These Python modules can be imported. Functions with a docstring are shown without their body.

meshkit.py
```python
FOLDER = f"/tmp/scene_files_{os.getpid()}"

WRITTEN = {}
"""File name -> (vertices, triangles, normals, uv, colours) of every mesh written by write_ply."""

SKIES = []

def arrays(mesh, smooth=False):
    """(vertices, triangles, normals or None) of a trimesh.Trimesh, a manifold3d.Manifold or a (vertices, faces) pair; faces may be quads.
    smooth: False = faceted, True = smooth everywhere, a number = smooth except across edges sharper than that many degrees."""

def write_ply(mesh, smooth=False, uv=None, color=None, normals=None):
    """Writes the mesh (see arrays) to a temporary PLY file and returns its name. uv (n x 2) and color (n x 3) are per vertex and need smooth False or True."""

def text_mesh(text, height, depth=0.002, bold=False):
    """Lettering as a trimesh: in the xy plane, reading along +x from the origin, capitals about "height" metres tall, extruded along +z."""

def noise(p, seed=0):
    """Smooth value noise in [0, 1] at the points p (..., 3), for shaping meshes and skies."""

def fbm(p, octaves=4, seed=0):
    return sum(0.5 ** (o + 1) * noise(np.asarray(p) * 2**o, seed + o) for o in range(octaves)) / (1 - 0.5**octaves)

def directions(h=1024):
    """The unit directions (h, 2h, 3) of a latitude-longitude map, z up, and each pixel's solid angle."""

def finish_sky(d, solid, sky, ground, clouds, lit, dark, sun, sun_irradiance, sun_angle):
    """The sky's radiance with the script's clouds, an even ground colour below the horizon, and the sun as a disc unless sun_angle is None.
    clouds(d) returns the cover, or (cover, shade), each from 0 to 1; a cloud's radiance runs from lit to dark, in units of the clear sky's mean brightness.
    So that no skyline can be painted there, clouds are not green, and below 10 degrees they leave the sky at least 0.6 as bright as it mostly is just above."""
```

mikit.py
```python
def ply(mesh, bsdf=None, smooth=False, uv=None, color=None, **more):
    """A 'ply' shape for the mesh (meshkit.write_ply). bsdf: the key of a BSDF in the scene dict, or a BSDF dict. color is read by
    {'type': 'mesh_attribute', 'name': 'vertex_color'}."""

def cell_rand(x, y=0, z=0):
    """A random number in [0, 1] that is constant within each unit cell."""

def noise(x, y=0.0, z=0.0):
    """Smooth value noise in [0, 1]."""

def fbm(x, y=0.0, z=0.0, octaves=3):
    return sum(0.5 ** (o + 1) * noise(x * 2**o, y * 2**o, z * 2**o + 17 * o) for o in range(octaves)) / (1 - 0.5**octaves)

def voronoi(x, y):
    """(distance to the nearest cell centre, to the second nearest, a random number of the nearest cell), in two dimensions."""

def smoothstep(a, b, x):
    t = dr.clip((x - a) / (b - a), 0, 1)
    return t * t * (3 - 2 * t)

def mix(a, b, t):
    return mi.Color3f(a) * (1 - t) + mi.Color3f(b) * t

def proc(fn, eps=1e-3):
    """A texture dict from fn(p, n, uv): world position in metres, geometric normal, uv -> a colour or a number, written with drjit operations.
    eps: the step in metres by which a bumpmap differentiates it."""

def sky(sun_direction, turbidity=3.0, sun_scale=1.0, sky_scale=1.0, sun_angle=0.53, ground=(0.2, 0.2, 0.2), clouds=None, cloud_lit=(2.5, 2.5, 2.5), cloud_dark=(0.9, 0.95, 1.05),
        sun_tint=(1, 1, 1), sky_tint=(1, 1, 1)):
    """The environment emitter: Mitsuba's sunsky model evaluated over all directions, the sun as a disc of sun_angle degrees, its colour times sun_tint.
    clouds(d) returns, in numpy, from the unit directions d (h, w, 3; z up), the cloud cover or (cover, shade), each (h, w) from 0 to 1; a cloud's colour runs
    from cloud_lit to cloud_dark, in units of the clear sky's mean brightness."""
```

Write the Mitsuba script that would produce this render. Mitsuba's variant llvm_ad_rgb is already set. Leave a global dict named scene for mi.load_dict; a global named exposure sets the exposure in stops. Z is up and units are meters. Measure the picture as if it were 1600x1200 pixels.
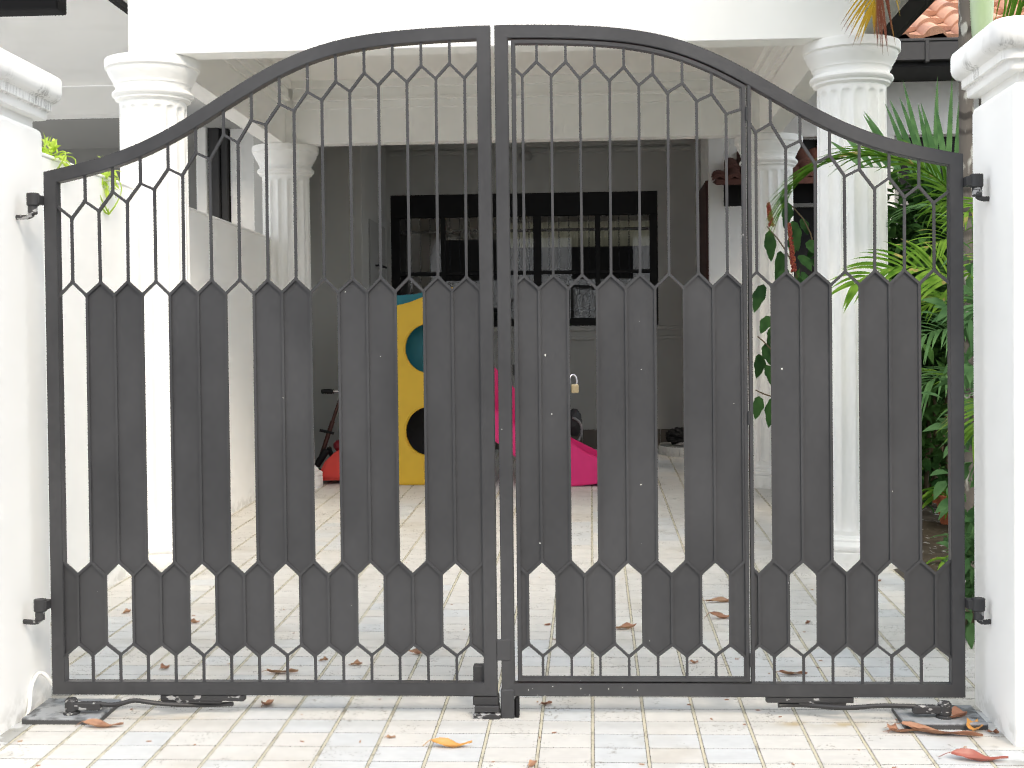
import math, random
import numpy as np
import trimesh
import drjit as dr
import mitsuba as mi
import mikit
from mikit import proc, fbm, noise, cell_rand, voronoi, smoothstep, mix
from meshkit import fbm as nfbm
from shapely.geometry import Polygon, LineString, Point, box as sbox
from shapely.ops import unary_union
from scipy.interpolate import PchipInterpolator

T = mi.ScalarTransform4f
scene, labels = {'type': 'scene'}, {}

# ------------------------------------------------------------------ camera, sky, exposure
EYE = np.array([0.3882, -5.5203, 1.4743])
FWD = np.array([-0.05871, 0.99808, -0.01963])
UP = np.array([0.00992, 0.02024, 0.99975])
scene['camera'] = {'type': 'perspective', 'fov': 41.27, 'fov_axis': 'x', 'near_clip': 0.05, 'far_clip': 600.0,
                   'to_world': T().look_at(origin=EYE.tolist(), target=(EYE + FWD).tolist(), up=UP.tolist())}
scene['sky'] = mikit.sky((0.32, -0.70, 0.68), turbidity=4, sun_scale=0.17, sun_angle=18, sun_tint=(0.94, 1.0, 1.10), clouds=lambda d: np.ones(d.shape[:2]),
                         cloud_lit=(1.50, 1.57, 1.68), ground=(0.3, 0.3, 0.3))
exposure = 3.45
SL = 0.042                                     # the drive climbs gently into the carport


def gz(y):
    return SL * y


# ------------------------------------------------------------------ materials
def M(name, d):
    scene[name] = d
    return name


def two(b):
    return {'type': 'twosided', 'bsdf': b}


def pr(color, rough=0.6, spec=0.4, **k):
    # a colour may be procedural, and so may the roughness
    c = color if isinstance(color, dict) else {'type': 'rgb', 'value': list(color)}
    return {'type': 'principled', 'base_color': c, 'roughness': rough, 'specular': spec, **k}


def f_white(p, n, uv):
    a = fbm(p.x * 2.3, p.y * 2.3, p.z * 1.1, 3)
    b = fbm(p.x * 14, p.y * 14, p.z * 5, 2)
    c = mix((0.83, 0.83, 0.81), (0.775, 0.775, 0.752), smoothstep(0.5, 0.8, a) * 0.5 + smoothstep(0.6, 0.9, b) * 0.10)
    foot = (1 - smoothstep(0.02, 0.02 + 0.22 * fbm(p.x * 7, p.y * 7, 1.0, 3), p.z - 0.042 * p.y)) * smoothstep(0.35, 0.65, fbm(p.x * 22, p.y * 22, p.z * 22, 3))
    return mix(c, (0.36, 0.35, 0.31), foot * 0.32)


def f_cap(p, n, uv):
    # weathered cap stones: dark algae runs in the grooves of the moulding, vertical streaks
    s = fbm(p.x * 110, p.y * 110, p.z * 9, 2) * noise(p.x * 9 + 3, p.y * 9, p.z * 3)
    band = smoothstep(2.545, 2.575, p.z) * (1 - smoothstep(2.605, 2.65, p.z))
    d = fbm(p.x * 8, p.y * 8, p.z * 8, 3)
    return mix((0.80, 0.80, 0.78), (0.16, 0.16, 0.14), dr.clip(smoothstep(0.22, 0.52, s) * (band * 0.6 + 0.02) + smoothstep(0.62, 0.85, d) * 0.16, 0, 1))


def f_wear(p, n, uv):
    # thrown specks where the paint has chipped, denser along the foot of the right leaf
    r1, r2, c = voronoi(p.x * 34 + p.y * 7, p.z * 30)
    low = (1 - smoothstep(0.1, 0.18, p.z)) * smoothstep(0.05, 0.15, p.x) * (1 - smoothstep(0.4, 1.0, p.x))
    thr = 0.003 + 0.45 * low + 0.010 * smoothstep(0.0, 0.3, p.x) * (1 - smoothstep(1.0, 1.3, p.x))
    w = 0.01 + 0.05 * cell_rand(dr.floor(c * 977), 3, 1) + 0.13 * noise(p.x * 300, p.z * 170, 1) * noise(p.x * 90, p.z * 60, 4)
    return dr.select((c < thr) & (r1 < w), mi.Float(1), mi.Float(0))


def f_gate(p, n, uv):
    a = fbm(p.x * 5, p.y * 5, p.z * 2.2, 3)
    b = fbm(p.x * 40, p.y * 40, p.z * 25, 2)
    base = mix((0.035, 0.0353, 0.0382), (0.0475, 0.0478, 0.0512), smoothstep(0.25, 0.75, a)) * (0.92 + 0.16 * b)
    return mix(base, (0.62, 0.61, 0.58), f_wear(p, n, uv))


TW, TD, TX0, TY0 = 0.2074, 0.1646, 0.1703, -0.526


def f_tile(p, n, uv):
    i, j = dr.floor((p.x - TX0) / TW), dr.floor((p.y - TY0) / TD)
    r = cell_rand(i, j, 1)
    blue = smoothstep(0.56, 0.66, noise(i * 0.55 + 7.3, j * 0.13 + 2.1, 1.7) * 0.75 + 0.25 * cell_rand(i, j, 5))
    g = fbm(p.x * 26, p.y * 26, 1.0, 3)
    c = mix(mix((0.56, 0.55, 0.52), (0.53, 0.515, 0.485), r), mix((0.49, 0.505, 0.51), (0.525, 0.535, 0.535), r), blue)
    rib = 0.985 + 0.03 * noise(3.1, p.y * 190, 2.0)
    dirt = smoothstep(0.56, 0.8, fbm(p.x * 3.1, p.y * 4.0, 4.0, 4))
    c = c * (0.93 + 0.12 * g) * rib
    c = mix(c, c * mi.Color3f(0.80, 0.76, 0.68), dirt * 0.4)
    # grime and painted contact shadow against the pillar feet and scuffs along the line the leaves close on
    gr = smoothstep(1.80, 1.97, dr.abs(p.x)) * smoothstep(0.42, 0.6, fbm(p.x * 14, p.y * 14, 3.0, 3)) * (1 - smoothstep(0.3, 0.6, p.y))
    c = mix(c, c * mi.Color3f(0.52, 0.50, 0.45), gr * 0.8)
    sc = dr.exp(-dr.square((p.y + 0.085) / 0.05)) * (1 - smoothstep(1.7, 1.9, dr.abs(p.x)))
    c = mix(c, c * mi.Color3f(0.86, 0.86, 0.85), sc * 0.7)
    sp = smoothstep(0.78, 0.82, noise(p.x * 120, p.y * 120, 6.0)) * smoothstep(0.66, 0.76, noise(p.x * 11, p.y * 9, 8.0))
    c = mix(c, (0.16, 0.14, 0.11), sp * 0.6)
    # rust-yellow drips under the two opener arms, grey scuffs in the row below the leaves
    ru = lambda x, y, w: dr.exp(-dr.square((p.x - x) / w) - dr.square((p.y - y) / 0.035))
    st = ru(1.18, -0.06, 0.05) + ru(1.38, -0.065, 0.07) + 0.6 * ru(-1.29, -0.02, 0.09) + 0.5 * ru(-1.45, -0.03, 0.05)
    c = mix(c, c * mi.Color3f(0.78, 0.62, 0.36), dr.clip(st * smoothstep(0.3, 0.6, fbm(p.x * 30, p.y * 20, 1.0, 2) + 0.1), 0, 1) * 0.8)
    return c


def f_grout(p, n, uv):
    # pale mortar in the wide joints, dark grit in the thin ones
    fx = (p.x - TX0) / TW + 0.5
    fx = dr.abs(fx - dr.floor(fx) - 0.5)
    g = fbm(p.x * 40, p.y * 22, 0.5, 3)
    light = mix((0.46, 0.43, 0.335), (0.24, 0.22, 0.17), smoothstep(0.5, 0.78, g))
    dark = mix((0.035, 0.032, 0.028), (0.09, 0.08, 0.07), g)
    w = 0.019 + 0.008 * noise(p.x * 6, p.y * 35, 2.0)
    return mix(light, dark, smoothstep(w, w + 0.006, fx))


def f_plate(p, n, uv):
    a = fbm(p.x * 18, p.y * 18, p.z * 30, 3)
    return mix(mix((0.085, 0.09, 0.095), (0.27, 0.285, 0.30), smoothstep(0.30, 0.54, a)), (0.06, 0.06, 0.062), 1 - smoothstep(0.016, 0.020, p.z - 0.042 * p.y))


def f_worn(p, n, uv):
    a = fbm(p.x * 35, p.y * 35, p.z * 50, 3)
    return mix((0.035, 0.035, 0.037), (0.34, 0.34, 0.34), smoothstep(0.6, 0.66, a))


def f_terra(p, n, uv):
    i = cell_rand(dr.floor(p.x * 5.6), dr.floor(p.y * 3.2), 2)
    a = fbm(p.x * 7, p.y * 7, p.z * 7, 3)
    c = mix((0.40, 0.20, 0.125), (0.50, 0.29, 0.20), i)
    return mix(c, (0.30, 0.18, 0.15), smoothstep(0.5, 0.8, a) * 0.7)


def f_soil(p, n, uv):
    r1, r2, c = voronoi(p.x * 28, p.y * 28)
    peb = dr.select((c < 0.30) & (r1 < 0.15 + 0.3 * cell_rand(dr.floor(c * 999), 1, 1)), 0.25 + 0.5 * cell_rand(dr.floor(c * 777), 2, 2), mi.Float(0)) * smoothstep(0.35, 0.6, noise(p.x * 9, p.y * 9, 1.0))
    return mix(mix((0.035, 0.028, 0.02), (0.085, 0.07, 0.05), fbm(p.x * 12, p.y * 12, 0, 3)), (0.40, 0.40, 0.385), peb)


def f_trunk(p, n, uv):
    ring = noise(1.3, 0.2, p.z * 22 + 0.8 * noise(p.x * 20, p.y * 20, p.z * 4))
    l = fbm(p.x * 22, p.y * 22, p.z * 9, 3)
    c = mix((0.12, 0.108, 0.095), (0.05, 0.045, 0.04), smoothstep(0.55, 0.8, ring))
    return mix(c, (0.36, 0.36, 0.33), smoothstep(0.60, 0.70, l))


def f_dead(p, n, uv):
    a = fbm(p.x * 30, p.y * 30, p.z * 30, 3)
    i = cell_rand(dr.floor(p.x * 4), dr.floor(p.y * 4), 7)
    return mix(mix((0.33, 0.155, 0.095), (0.42, 0.26, 0.16), i), (0.20, 0.09, 0.055), smoothstep(0.45, 0.8, a))


def f_green(dark, light, k=2.0):
    def fn(p, n, uv):
        a = fbm(p.x * k, p.y * k, p.z * k, 2)
        b = noise(p.x * 23, p.y * 23, p.z * 23)
        return mix(dark, light, smoothstep(0.3, 0.7, a * 0.7 + b * 0.3))
    return fn


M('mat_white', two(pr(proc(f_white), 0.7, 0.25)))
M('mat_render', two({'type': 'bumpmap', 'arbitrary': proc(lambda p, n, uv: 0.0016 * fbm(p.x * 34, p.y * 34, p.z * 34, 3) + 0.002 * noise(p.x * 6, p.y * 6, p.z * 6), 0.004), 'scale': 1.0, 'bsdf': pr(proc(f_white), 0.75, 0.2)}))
M('mat_cap', two(pr(proc(f_cap), 0.75, 0.25)))
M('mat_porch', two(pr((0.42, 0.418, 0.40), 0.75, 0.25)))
M('mat_ceiling', two(pr((0.80, 0.79, 0.76), 0.8, 0.2)))
M('mat_gate', two(pr(proc(f_gate), proc(lambda p, n, uv: 0.34 + 0.22 * fbm(p.x * 6, p.y * 6, p.z * 3, 3)), 0.5)))
M('mat_iron', two(pr((0.035, 0.035, 0.037), 0.5, 0.4)))
M('mat_worn', two(pr(proc(f_worn), 0.5, 0.5)))
M('mat_black', two(pr((0.012, 0.012, 0.013), 0.55, 0.2)))
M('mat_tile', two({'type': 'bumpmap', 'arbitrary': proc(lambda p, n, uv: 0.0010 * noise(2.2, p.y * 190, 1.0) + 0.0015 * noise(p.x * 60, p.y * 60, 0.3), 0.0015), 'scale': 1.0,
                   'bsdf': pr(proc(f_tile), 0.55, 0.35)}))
M('mat_grout', two(pr(proc(f_grout), 0.9, 0.1)))
M('mat_road', two(pr((0.22, 0.215, 0.20), 0.9, 0.2)))
M('mat_pale', two(pr((0.58, 0.57, 0.55), 0.8, 0.2)))
M('mat_plate', two(pr(proc(f_plate), 0.6, 0.4)))
M('mat_terra', two(pr(proc(f_terra), 0.7, 0.25)))
M('mat_awning', two(pr((0.085, 0.036, 0.028), 0.7, 0.25)))
M('mat_soil', two(pr(proc(f_soil), 0.9, 0.15)))
M('mat_trunk', two(pr(proc(f_trunk), 0.85, 0.2)))
M('mat_dead', two(pr(proc(f_dead), 0.55, 0.35)))
M('mat_deadred', two(pr((0.30, 0.085, 0.06), 0.4, 0.5)))
M('mat_deadorange', two(pr((0.55, 0.27, 0.07), 0.45, 0.45)))


def leafmat(name, fn, diff=0.55, rough=0.45):
    M(name, {'type': 'principledthin', 'base_color': proc(fn), 'roughness': rough, 'diff_trans': diff, 'spec_trans': 0.0})


def f_palm(p, n, uv):
    a = noise(p.x * 2, p.y * 2, p.z * 2) * 0.6 + noise(p.x * 23, p.y * 23, p.z * 23) * 0.4
    c = mix((0.075, 0.18, 0.02), (0.215, 0.375, 0.058), smoothstep(0.3, 0.7, a))
    return mix(c, (0.42, 0.33, 0.13), smoothstep(0.76, 0.84, noise(p.x * 17, p.y * 17, p.z * 13)) * 0.8)


leafmat('mat_palm', f_palm, 0.9)
leafmat('mat_palmcool', f_green((0.07, 0.16, 0.06), (0.16, 0.30, 0.12)), 0.7)
leafmat('mat_broad', f_green((0.026, 0.068, 0.02), (0.075, 0.165, 0.042)), 0.4, 0.32)
leafmat('mat_vine', f_green((0.03, 0.075, 0.03), (0.06, 0.14, 0.045), 4.0), 0.35, 0.35)
leafmat('mat_lime', f_green((0.42, 0.58, 0.06), (0.66, 0.80, 0.20), 5.0), 1.0)
leafmat('mat_yellowfrond', lambda p, n, uv: mix((0.52, 0.33, 0.04), (0.22, 0.08, 0.05), smoothstep(0.35, 0.6, noise(p.x * 13, p.y * 13, p.z * 2.5))), 0.4)
M('mat_cane', two(pr((0.22, 0.26, 0.08), 0.5, 0.3)))
M('mat_crownshaft', two(pr(proc(lambda p, n, uv: mix((0.34, 0.46, 0.24), (0.46, 0.54, 0.40), fbm(p.x * 12, p.y * 12, p.z * 1.5, 2))), 0.35, 0.4)))
M('mat_stem', two(pr((0.13, 0.10, 0.06), 0.7, 0.2)))
M('mat_flower', two(pr(proc(lambda p, n, uv: mix((0.24, 0.035, 0.03), (0.42, 0.16, 0.06), smoothstep(0.5, 0.75, noise(p.x * 160, p.y * 160, p.z * 110)))), 0.6, 0.3)))
M('mat_pot', two(pr((0.36, 0.11, 0.055), 0.75, 0.2)))
M('mat_yellow', two(pr((0.72, 0.46, 0.035), 0.42, 0.45)))
M('mat_teal', two(pr((0.015, 0.20, 0.26), 0.42, 0.45)))
M('mat_pink', two(pr((0.78, 0.03, 0.20), 0.38, 0.45)))
M('mat_red', two(pr((0.58, 0.04, 0.03), 0.4, 0.45)))
M('mat_darkred', two(pr((0.22, 0.01, 0.02), 0.4, 0.4)))
M('mat_grey', two(pr((0.25, 0.25, 0.25), 0.6, 0.3)))
M('mat_midgrey', two(pr((0.30, 0.30, 0.29), 0.8, 0.2)))
M('mat_wood', two(pr((0.055, 0.018, 0.014), 0.45, 0.4)))
M('mat_dado', two(pr((0.10, 0.085, 0.07), 0.35, 0.5)))
M('mat_steel', {'type': 'roughconductor', 'material': 'Cr', 'alpha': 0.2})
M('mat_brass', two(pr((0.50, 0.40, 0.24), 0.35, 0.5, metallic=0.8)))
M('mat_glass', {'type': 'thindielectric', 'int_ior': 1.5})
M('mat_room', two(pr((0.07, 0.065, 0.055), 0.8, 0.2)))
M('mat_curtain', {'type': 'principledthin', 'base_color': {'type': 'rgb', 'value': [0.13, 0.125, 0.085]}, 'roughness': 0.8, 'diff_trans': 0.7, 'spec_trans': 0.0})


# ------------------------------------------------------------------ helpers
def lab(key, label=None, cat=None, group=None, kind=None):
    d = labels.setdefault(key, {})
    for k, v in (('label', label), ('category', cat), ('group', group), ('kind', kind)):
        if v:
            d[k] = v
    return key


def free(key):
    if key not in scene and not any(k.startswith(key + '__') for k in scene):
        return key
    i = 1
    while f'{key}_{i:03d}' in scene or any(k.startswith(f'{key}_{i:03d}__') for k in scene):
        i += 1
    return f'{key}_{i:03d}'


def obj(key, mesh, mat, smooth=False, label=None, cat=None, group=None, kind=None):
    key = free(key)
    if isinstance(mesh, list):
        mesh = cat_(mesh)
    scene[key] = mikit.ply(mesh, mat, smooth=smooth)
    lab(key, label, cat, group, kind) if (label or cat or group or kind) else None
    return key


def cat_(ms):
    return trimesh.util.concatenate([m for m in ms if m is not None])


def cbox(x0, x1, y0, y1, z0, z1, c=0.004):
    """a box with chamfered edges"""
    c = min(c, (x1 - x0) / 3, (y1 - y0) / 3, (z1 - z0) / 3)
    if c <= 0:
        m = trimesh.creation.box((x1 - x0, y1 - y0, z1 - z0))
        m.apply_translation(((x0 + x1) / 2, (y0 + y1) / 2, (z0 + z1) / 2))
        return m
    P = []
    for sx in (0, 1):
        for sy in (0, 1):
            for sz in (0, 1):
                X, Y, Z = (x1 if sx else x0), (y1 if sy else y0), (z1 if sz else z0)
                dx, dy, dz = (-c if sx else c), (-c if sy else c), (-c if sz else c)
                P += [(X, Y + dy, Z + dz), (X + dx, Y, Z + dz), (X + dx, Y + dy, Z)]
    return trimesh.convex.convex_hull(np.array(P))


def ext_xz(poly, y0, y1, edge=0.0):
    """a polygon in x,z extruded along y from y0 to y1, its edges eased by a small step"""
    def one(pg, a, b):
        out = []
        for g in getattr(pg, 'geoms', [pg]):
            if g.is_empty:
                continue
            m = trimesh.creation.extrude_polygon(g, b - a, engine='earcut')
            v = m.vertices.copy()
            m.vertices = np.stack([v[:, 0], b - v[:, 2], v[:, 1]], 1)
            out.append(m)
        return out
    if edge:
        return cat_(one(poly.buffer(-edge, join_style=2), y0, y1) + one(poly, y0 + edge, y1 - edge))
    return cat_(one(poly, y0, y1))


def rings(rs, cap0=True, cap1=True):
    """closed loops of equal point counts, skinned in order"""
    n = len(rs[0])
    V = np.vstack(rs)
    F = []
    i = np.arange(n)
    j = (i + 1) % n
    for k in range(len(rs) - 1):
        a, b = k * n, (k + 1) * n
        F.append(np.stack([a + i, a + j, b + j], 1))
        F.append(np.stack([a + i, b + j, b + i], 1))
    V = list(V)
    if cap0:
        V.append(np.mean(rs[0], 0)); c = len(V) - 1
        F.append(np.stack([j, i, i * 0 + c], 1))
    if cap1:
        V.append(np.mean(rs[-1], 0)); c = len(V) - 1
        b = (len(rs) - 1) * n
        F.append(np.stack([b + i, b + j, i * 0 + c], 1))
    return trimesh.Trimesh(np.array(V), np.vstack(F), process=False)


def rrect(x0, x1, y0, y1, r, z, off=0.0, seg=5):
    x0, x1, y0, y1, r = x0 - off, x1 + off, y0 - off, y1 + off, max(r + off, 0.004)
    P = []
    for cx, cy, a0 in ((x1 - r, y0 + r, -90), (x1 - r, y1 - r, 0), (x0 + r, y1 - r, 90), (x0 + r, y0 + r, 180)):
        for k in range(seg + 1):
            a = math.radians(a0 + 90 * k / seg)
            P.append((cx + r * math.cos(a), cy + r * math.sin(a), z))
    return np.array(P)


def lathe(prof, cx, cy, n=64):
    a = np.arange(n) / n * 2 * np.pi
    return rings([np.stack([cx + r * np.cos(a), cy + r * np.sin(a), np.full(n, z)], 1) for r, z in prof])


def tube(pts, r, n=8, caps=True):
    P = np.array(pts, float)
    R_ = np.broadcast_to(np.asarray(r, float), (len(P),))
    t = np.gradient(P, axis=0)
    t /= np.linalg.norm(t, axis=1, keepdims=True)
    ref = np.array([0.31, 0.2, 0.93]) if abs(t[0][2]) < 0.8 else np.array([0.9, 0.37, 0.1])
    out = []
    for p, d, rr in zip(P, t, R_):
        u = np.cross(d, ref); u /= np.linalg.norm(u)
        w = np.cross(d, u)
        a = np.arange(n) / n * 2 * np.pi
        out.append(p + rr * (np.cos(a)[:, None] * u + np.sin(a)[:, None] * w))
    return rings(out, caps, caps)


def smooth_curve(pts, n=16):
    P = np.array(pts, float)
    s = np.r_[0, np.cumsum(np.linalg.norm(np.diff(P, axis=0), axis=1))]
    q = np.linspace(0, s[-1], n)
    if len(P) < 3:
        return np.stack([np.interp(q, s, P[:, k]) for k in range(3)], 1)
    from scipy.interpolate import CubicSpline
    return CubicSpline(s, P)(q)


def zcyl(x, y, z0, z1, r, n=20, c=0.003):
    return lathe([(r - c, z0), (r, z0 + c), (r, z1 - c), (r - c, z1)], x, y, n)


# ------------------------------------------------------------------ the setting: ground, drive, bed
def sloped_sheet(x0, x1, y0, y1, dz, nx=2, ny=2):
    xs, ys = np.linspace(x0, x1, nx), np.linspace(y0, y1, ny)
    X, Y = np.meshgrid(xs, ys)
    V = np.stack([X.ravel(), Y.ravel(), gz(Y.ravel()) + dz], 1)
    F = []
    for j in range(ny - 1):
        for i in range(nx - 1):
            a = j * nx + i
            F += [(a, a + 1, a + nx + 1), (a, a + nx + 1, a + nx)]
    return trimesh.Trimesh(V, np.array(F), process=False)


g = trimesh.Trimesh([(-250, -250, -0.32), (250, -250, -0.32), (250, 250, -0.32), (-250, 250, -0.32)], [(0, 1, 2), (0, 2, 3)], process=False)
obj('ground', g, 'mat_road', kind='structure', label='road and open ground around the house')
lab('driveway', 'cream and grey tiled drive sloping up into the carport', kind='structure')
obj('driveway__mortar_bed', sloped_sheet(-2.75, 2.3, -3.2, 10.1, -0.0014), 'mat_grout')

tile_dict = mikit.ply(cbox(-TW / 2 + 0.0075, TW / 2 - 0.0075, -TD / 2 + 0.0018, TD / 2 - 0.0044, -0.010, 0.0, 0.0011), 'mat_tile')
rng = random.Random(4)
rest, count = [], 0
tmesh = cbox(-TW / 2 + 0.0075, TW / 2 - 0.0075, -TD / 2 + 0.0018, TD / 2 - 0.0044, -0.010, 0.0, 0.0011)
rx = math.degrees(math.atan(SL))
for j in range(-16, 64):
    yc = TY0 + (j + 0.5) * TD
    for i in range(-14, 11):
        xc = TX0 + (i + 0.5) * TW
        if yc > 0.25 and not (-2.66 < xc < 2.3):
            continue
        if yc <= 0.3 and not (-1.98 - TW * 0.4 < xc < 1.97 + TW * 0.4) and yc > -0.42:
            continue
        tz, ta, tb = rng.uniform(-0.0003, 0.0005), rng.uniform(-0.09, 0.09), rng.uniform(-0.09, 0.09)
        m = T().translate([xc, yc, gz(yc) + tz]).rotate([1, 0, 0], rx + ta).rotate([0, 1, 0], tb)
        inside = -0.75 < yc < 1.95 and -2.2 < xc < 2.05
        if inside and count < 300:
            scene[f'driveway__tile_{count:03d}' if count else 'driveway__tile'] = {**tile_dict, 'to_world': m}
            count += 1
        else:
            q = tmesh.copy()
            q.apply_transform(np.array(m.matrix))
            rest.append(q)
obj('driveway__tile_field', rest, 'mat_tile', kind='stuff')

bx_, by_ = np.meshgrid(np.linspace(2.3, 9, 60), np.linspace(-0.1, 9, 80))
bz_ = gz(by_) + 0.02 + 0.10 * nfbm(np.stack([bx_ * 3, by_ * 3, bx_ * 0], -1)) * np.clip((bx_ - 2.3) * 4, 0, 1)
bz_[:, 0] -= 0.10; bz_[0, :] -= 0.10
F = [(j * 60 + i, j * 60 + i + 1, (j + 1) * 60 + i + 1) for j in range(79) for i in range(59)] + [(j * 60 + i, (j + 1) * 60 + i + 1, (j + 1) * 60 + i) for j in range(79) for i in range(59)]
obj('garden_bed', trimesh.Trimesh(np.stack([bx_.ravel(), by_.ravel(), bz_.ravel()], 1), F, process=False), 'mat_soil', True, kind='structure', label='dark soil bed with pale pebbles beside the drive')

# ------------------------------------------------------------------ gate pillars
def pillar(side, key, label):
    xin = -1.98 if side < 0 else 1.965
    x0, x1 = (xin - 0.72, xin) if side < 0 else (xin, xin + 0.72)
    y0, y1 = -0.33, (0.27 if side < 0 else 0.22)
    lab(key, label, 'gate pillar', 'white gate pillars')
    R0 = [rrect(x0, x1, y0, y1, 0.015, z, off) for z, off in ((-0.05, 0), (2.452, 0), (2.472, -0.006), (2.482, -0.018), (2.486, -0.034))]
    obj(key + '__shaft', rings(R0), 'mat_render', 35)
    obj(key + '__neck', rings([rrect(x0, x1, y0, y1, 0.004, z, -0.03) for z in (2.48, 2.53)]), 'mat_white', 35)
    prof = [(2.524, -0.02), (2.524, 0.016), (2.530, 0.020), (2.552, 0.020), (2.562, 0.026), (2.5625, 0.040), (2.596, 0.042), (2.600, 0.050), (2.604, 0.066), (2.620, 0.079),
            (2.640, 0.084), (2.690, 0.084), (2.702, 0.080), (2.710, 0.068), (2.722, -0.02)]
    obj(key + '__cap', rings([rrect(x0, x1, y0, y1, 0.006, z, off) for z, off in prof]), 'mat_cap', 40)


pillar(-1, 'gate_pillar', 'white rendered gate pillar with moulded cap at the left edge')
pillar(1, 'gate_pillar_001', 'white rendered gate pillar with stained moulded cap at the right edge, fallen leaves at its foot')

lab('boundary_wall', 'tall white wall running from the left pillar back along the carport', 'wall')
obj('boundary_wall__wall', cbox(-2.72, -2.55, 0.2, 8.3, -0.05, 2.585, 0.006), 'mat_render')
obj('boundary_wall__coping', cbox(-2.73, -2.543, 0.2, 8.3, 2.585, 2.603, 0.004), 'mat_white')

# ------------------------------------------------------------------ the gate
xs_ = [0, .08, .21, .338, .45, .58, .71, .845, .975, 1.104, 1.22, 1.366, 1.482, 1.598, 1.733, 1.785, 1.90]
zs_ = [2.820, 2.820, 2.818, 2.812, 2.803, 2.785, 2.756, 2.709, 2.649, 2.572, 2.498, 2.417, 2.371, 2.331, 2.292, 2.279, 2.258]
from scipy.interpolate import UnivariateSpline
railz = UnivariateSpline(xs_, zs_, k=4, s=0.00006)
HIN, PIT = 1.817, 1.757 / 15                       # hinge-side inner edge, lattice pitch
bX = [HIN - PIT * k for k in range(16)]
cX = [HIN - PIT * (k + 0.5) for k in range(15)]
topP = [2.118, 2.142, 2.174, 2.211, 2.269, 2.331, 2.401, 2.461, 2.525, 2.572, 2.610, 2.640, 2.653, 2.667, 2.671, 2.675]
topV = [2.070, 2.099, 2.134, 2.183, 2.238, 2.304, 2.369, 2.441, 2.495, 2.535, 2.566, 2.588, 2.601, 2.612, 2.613]
ZA, ZAv, ZB, ZBv, ZC, ZCv, ZR = 1.805, 1.750, 0.641, 0.586, 0.300, 0.252, 0.143
BW = 0.0105                                         # bar width
YF0, YF1 = 0.0, 0.050                               # frame depth
YB0, YB1 = 0.007, 0.021                             # bars
YP0, YP1 = 0.0165, 0.0185                           # sheet panels


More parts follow.
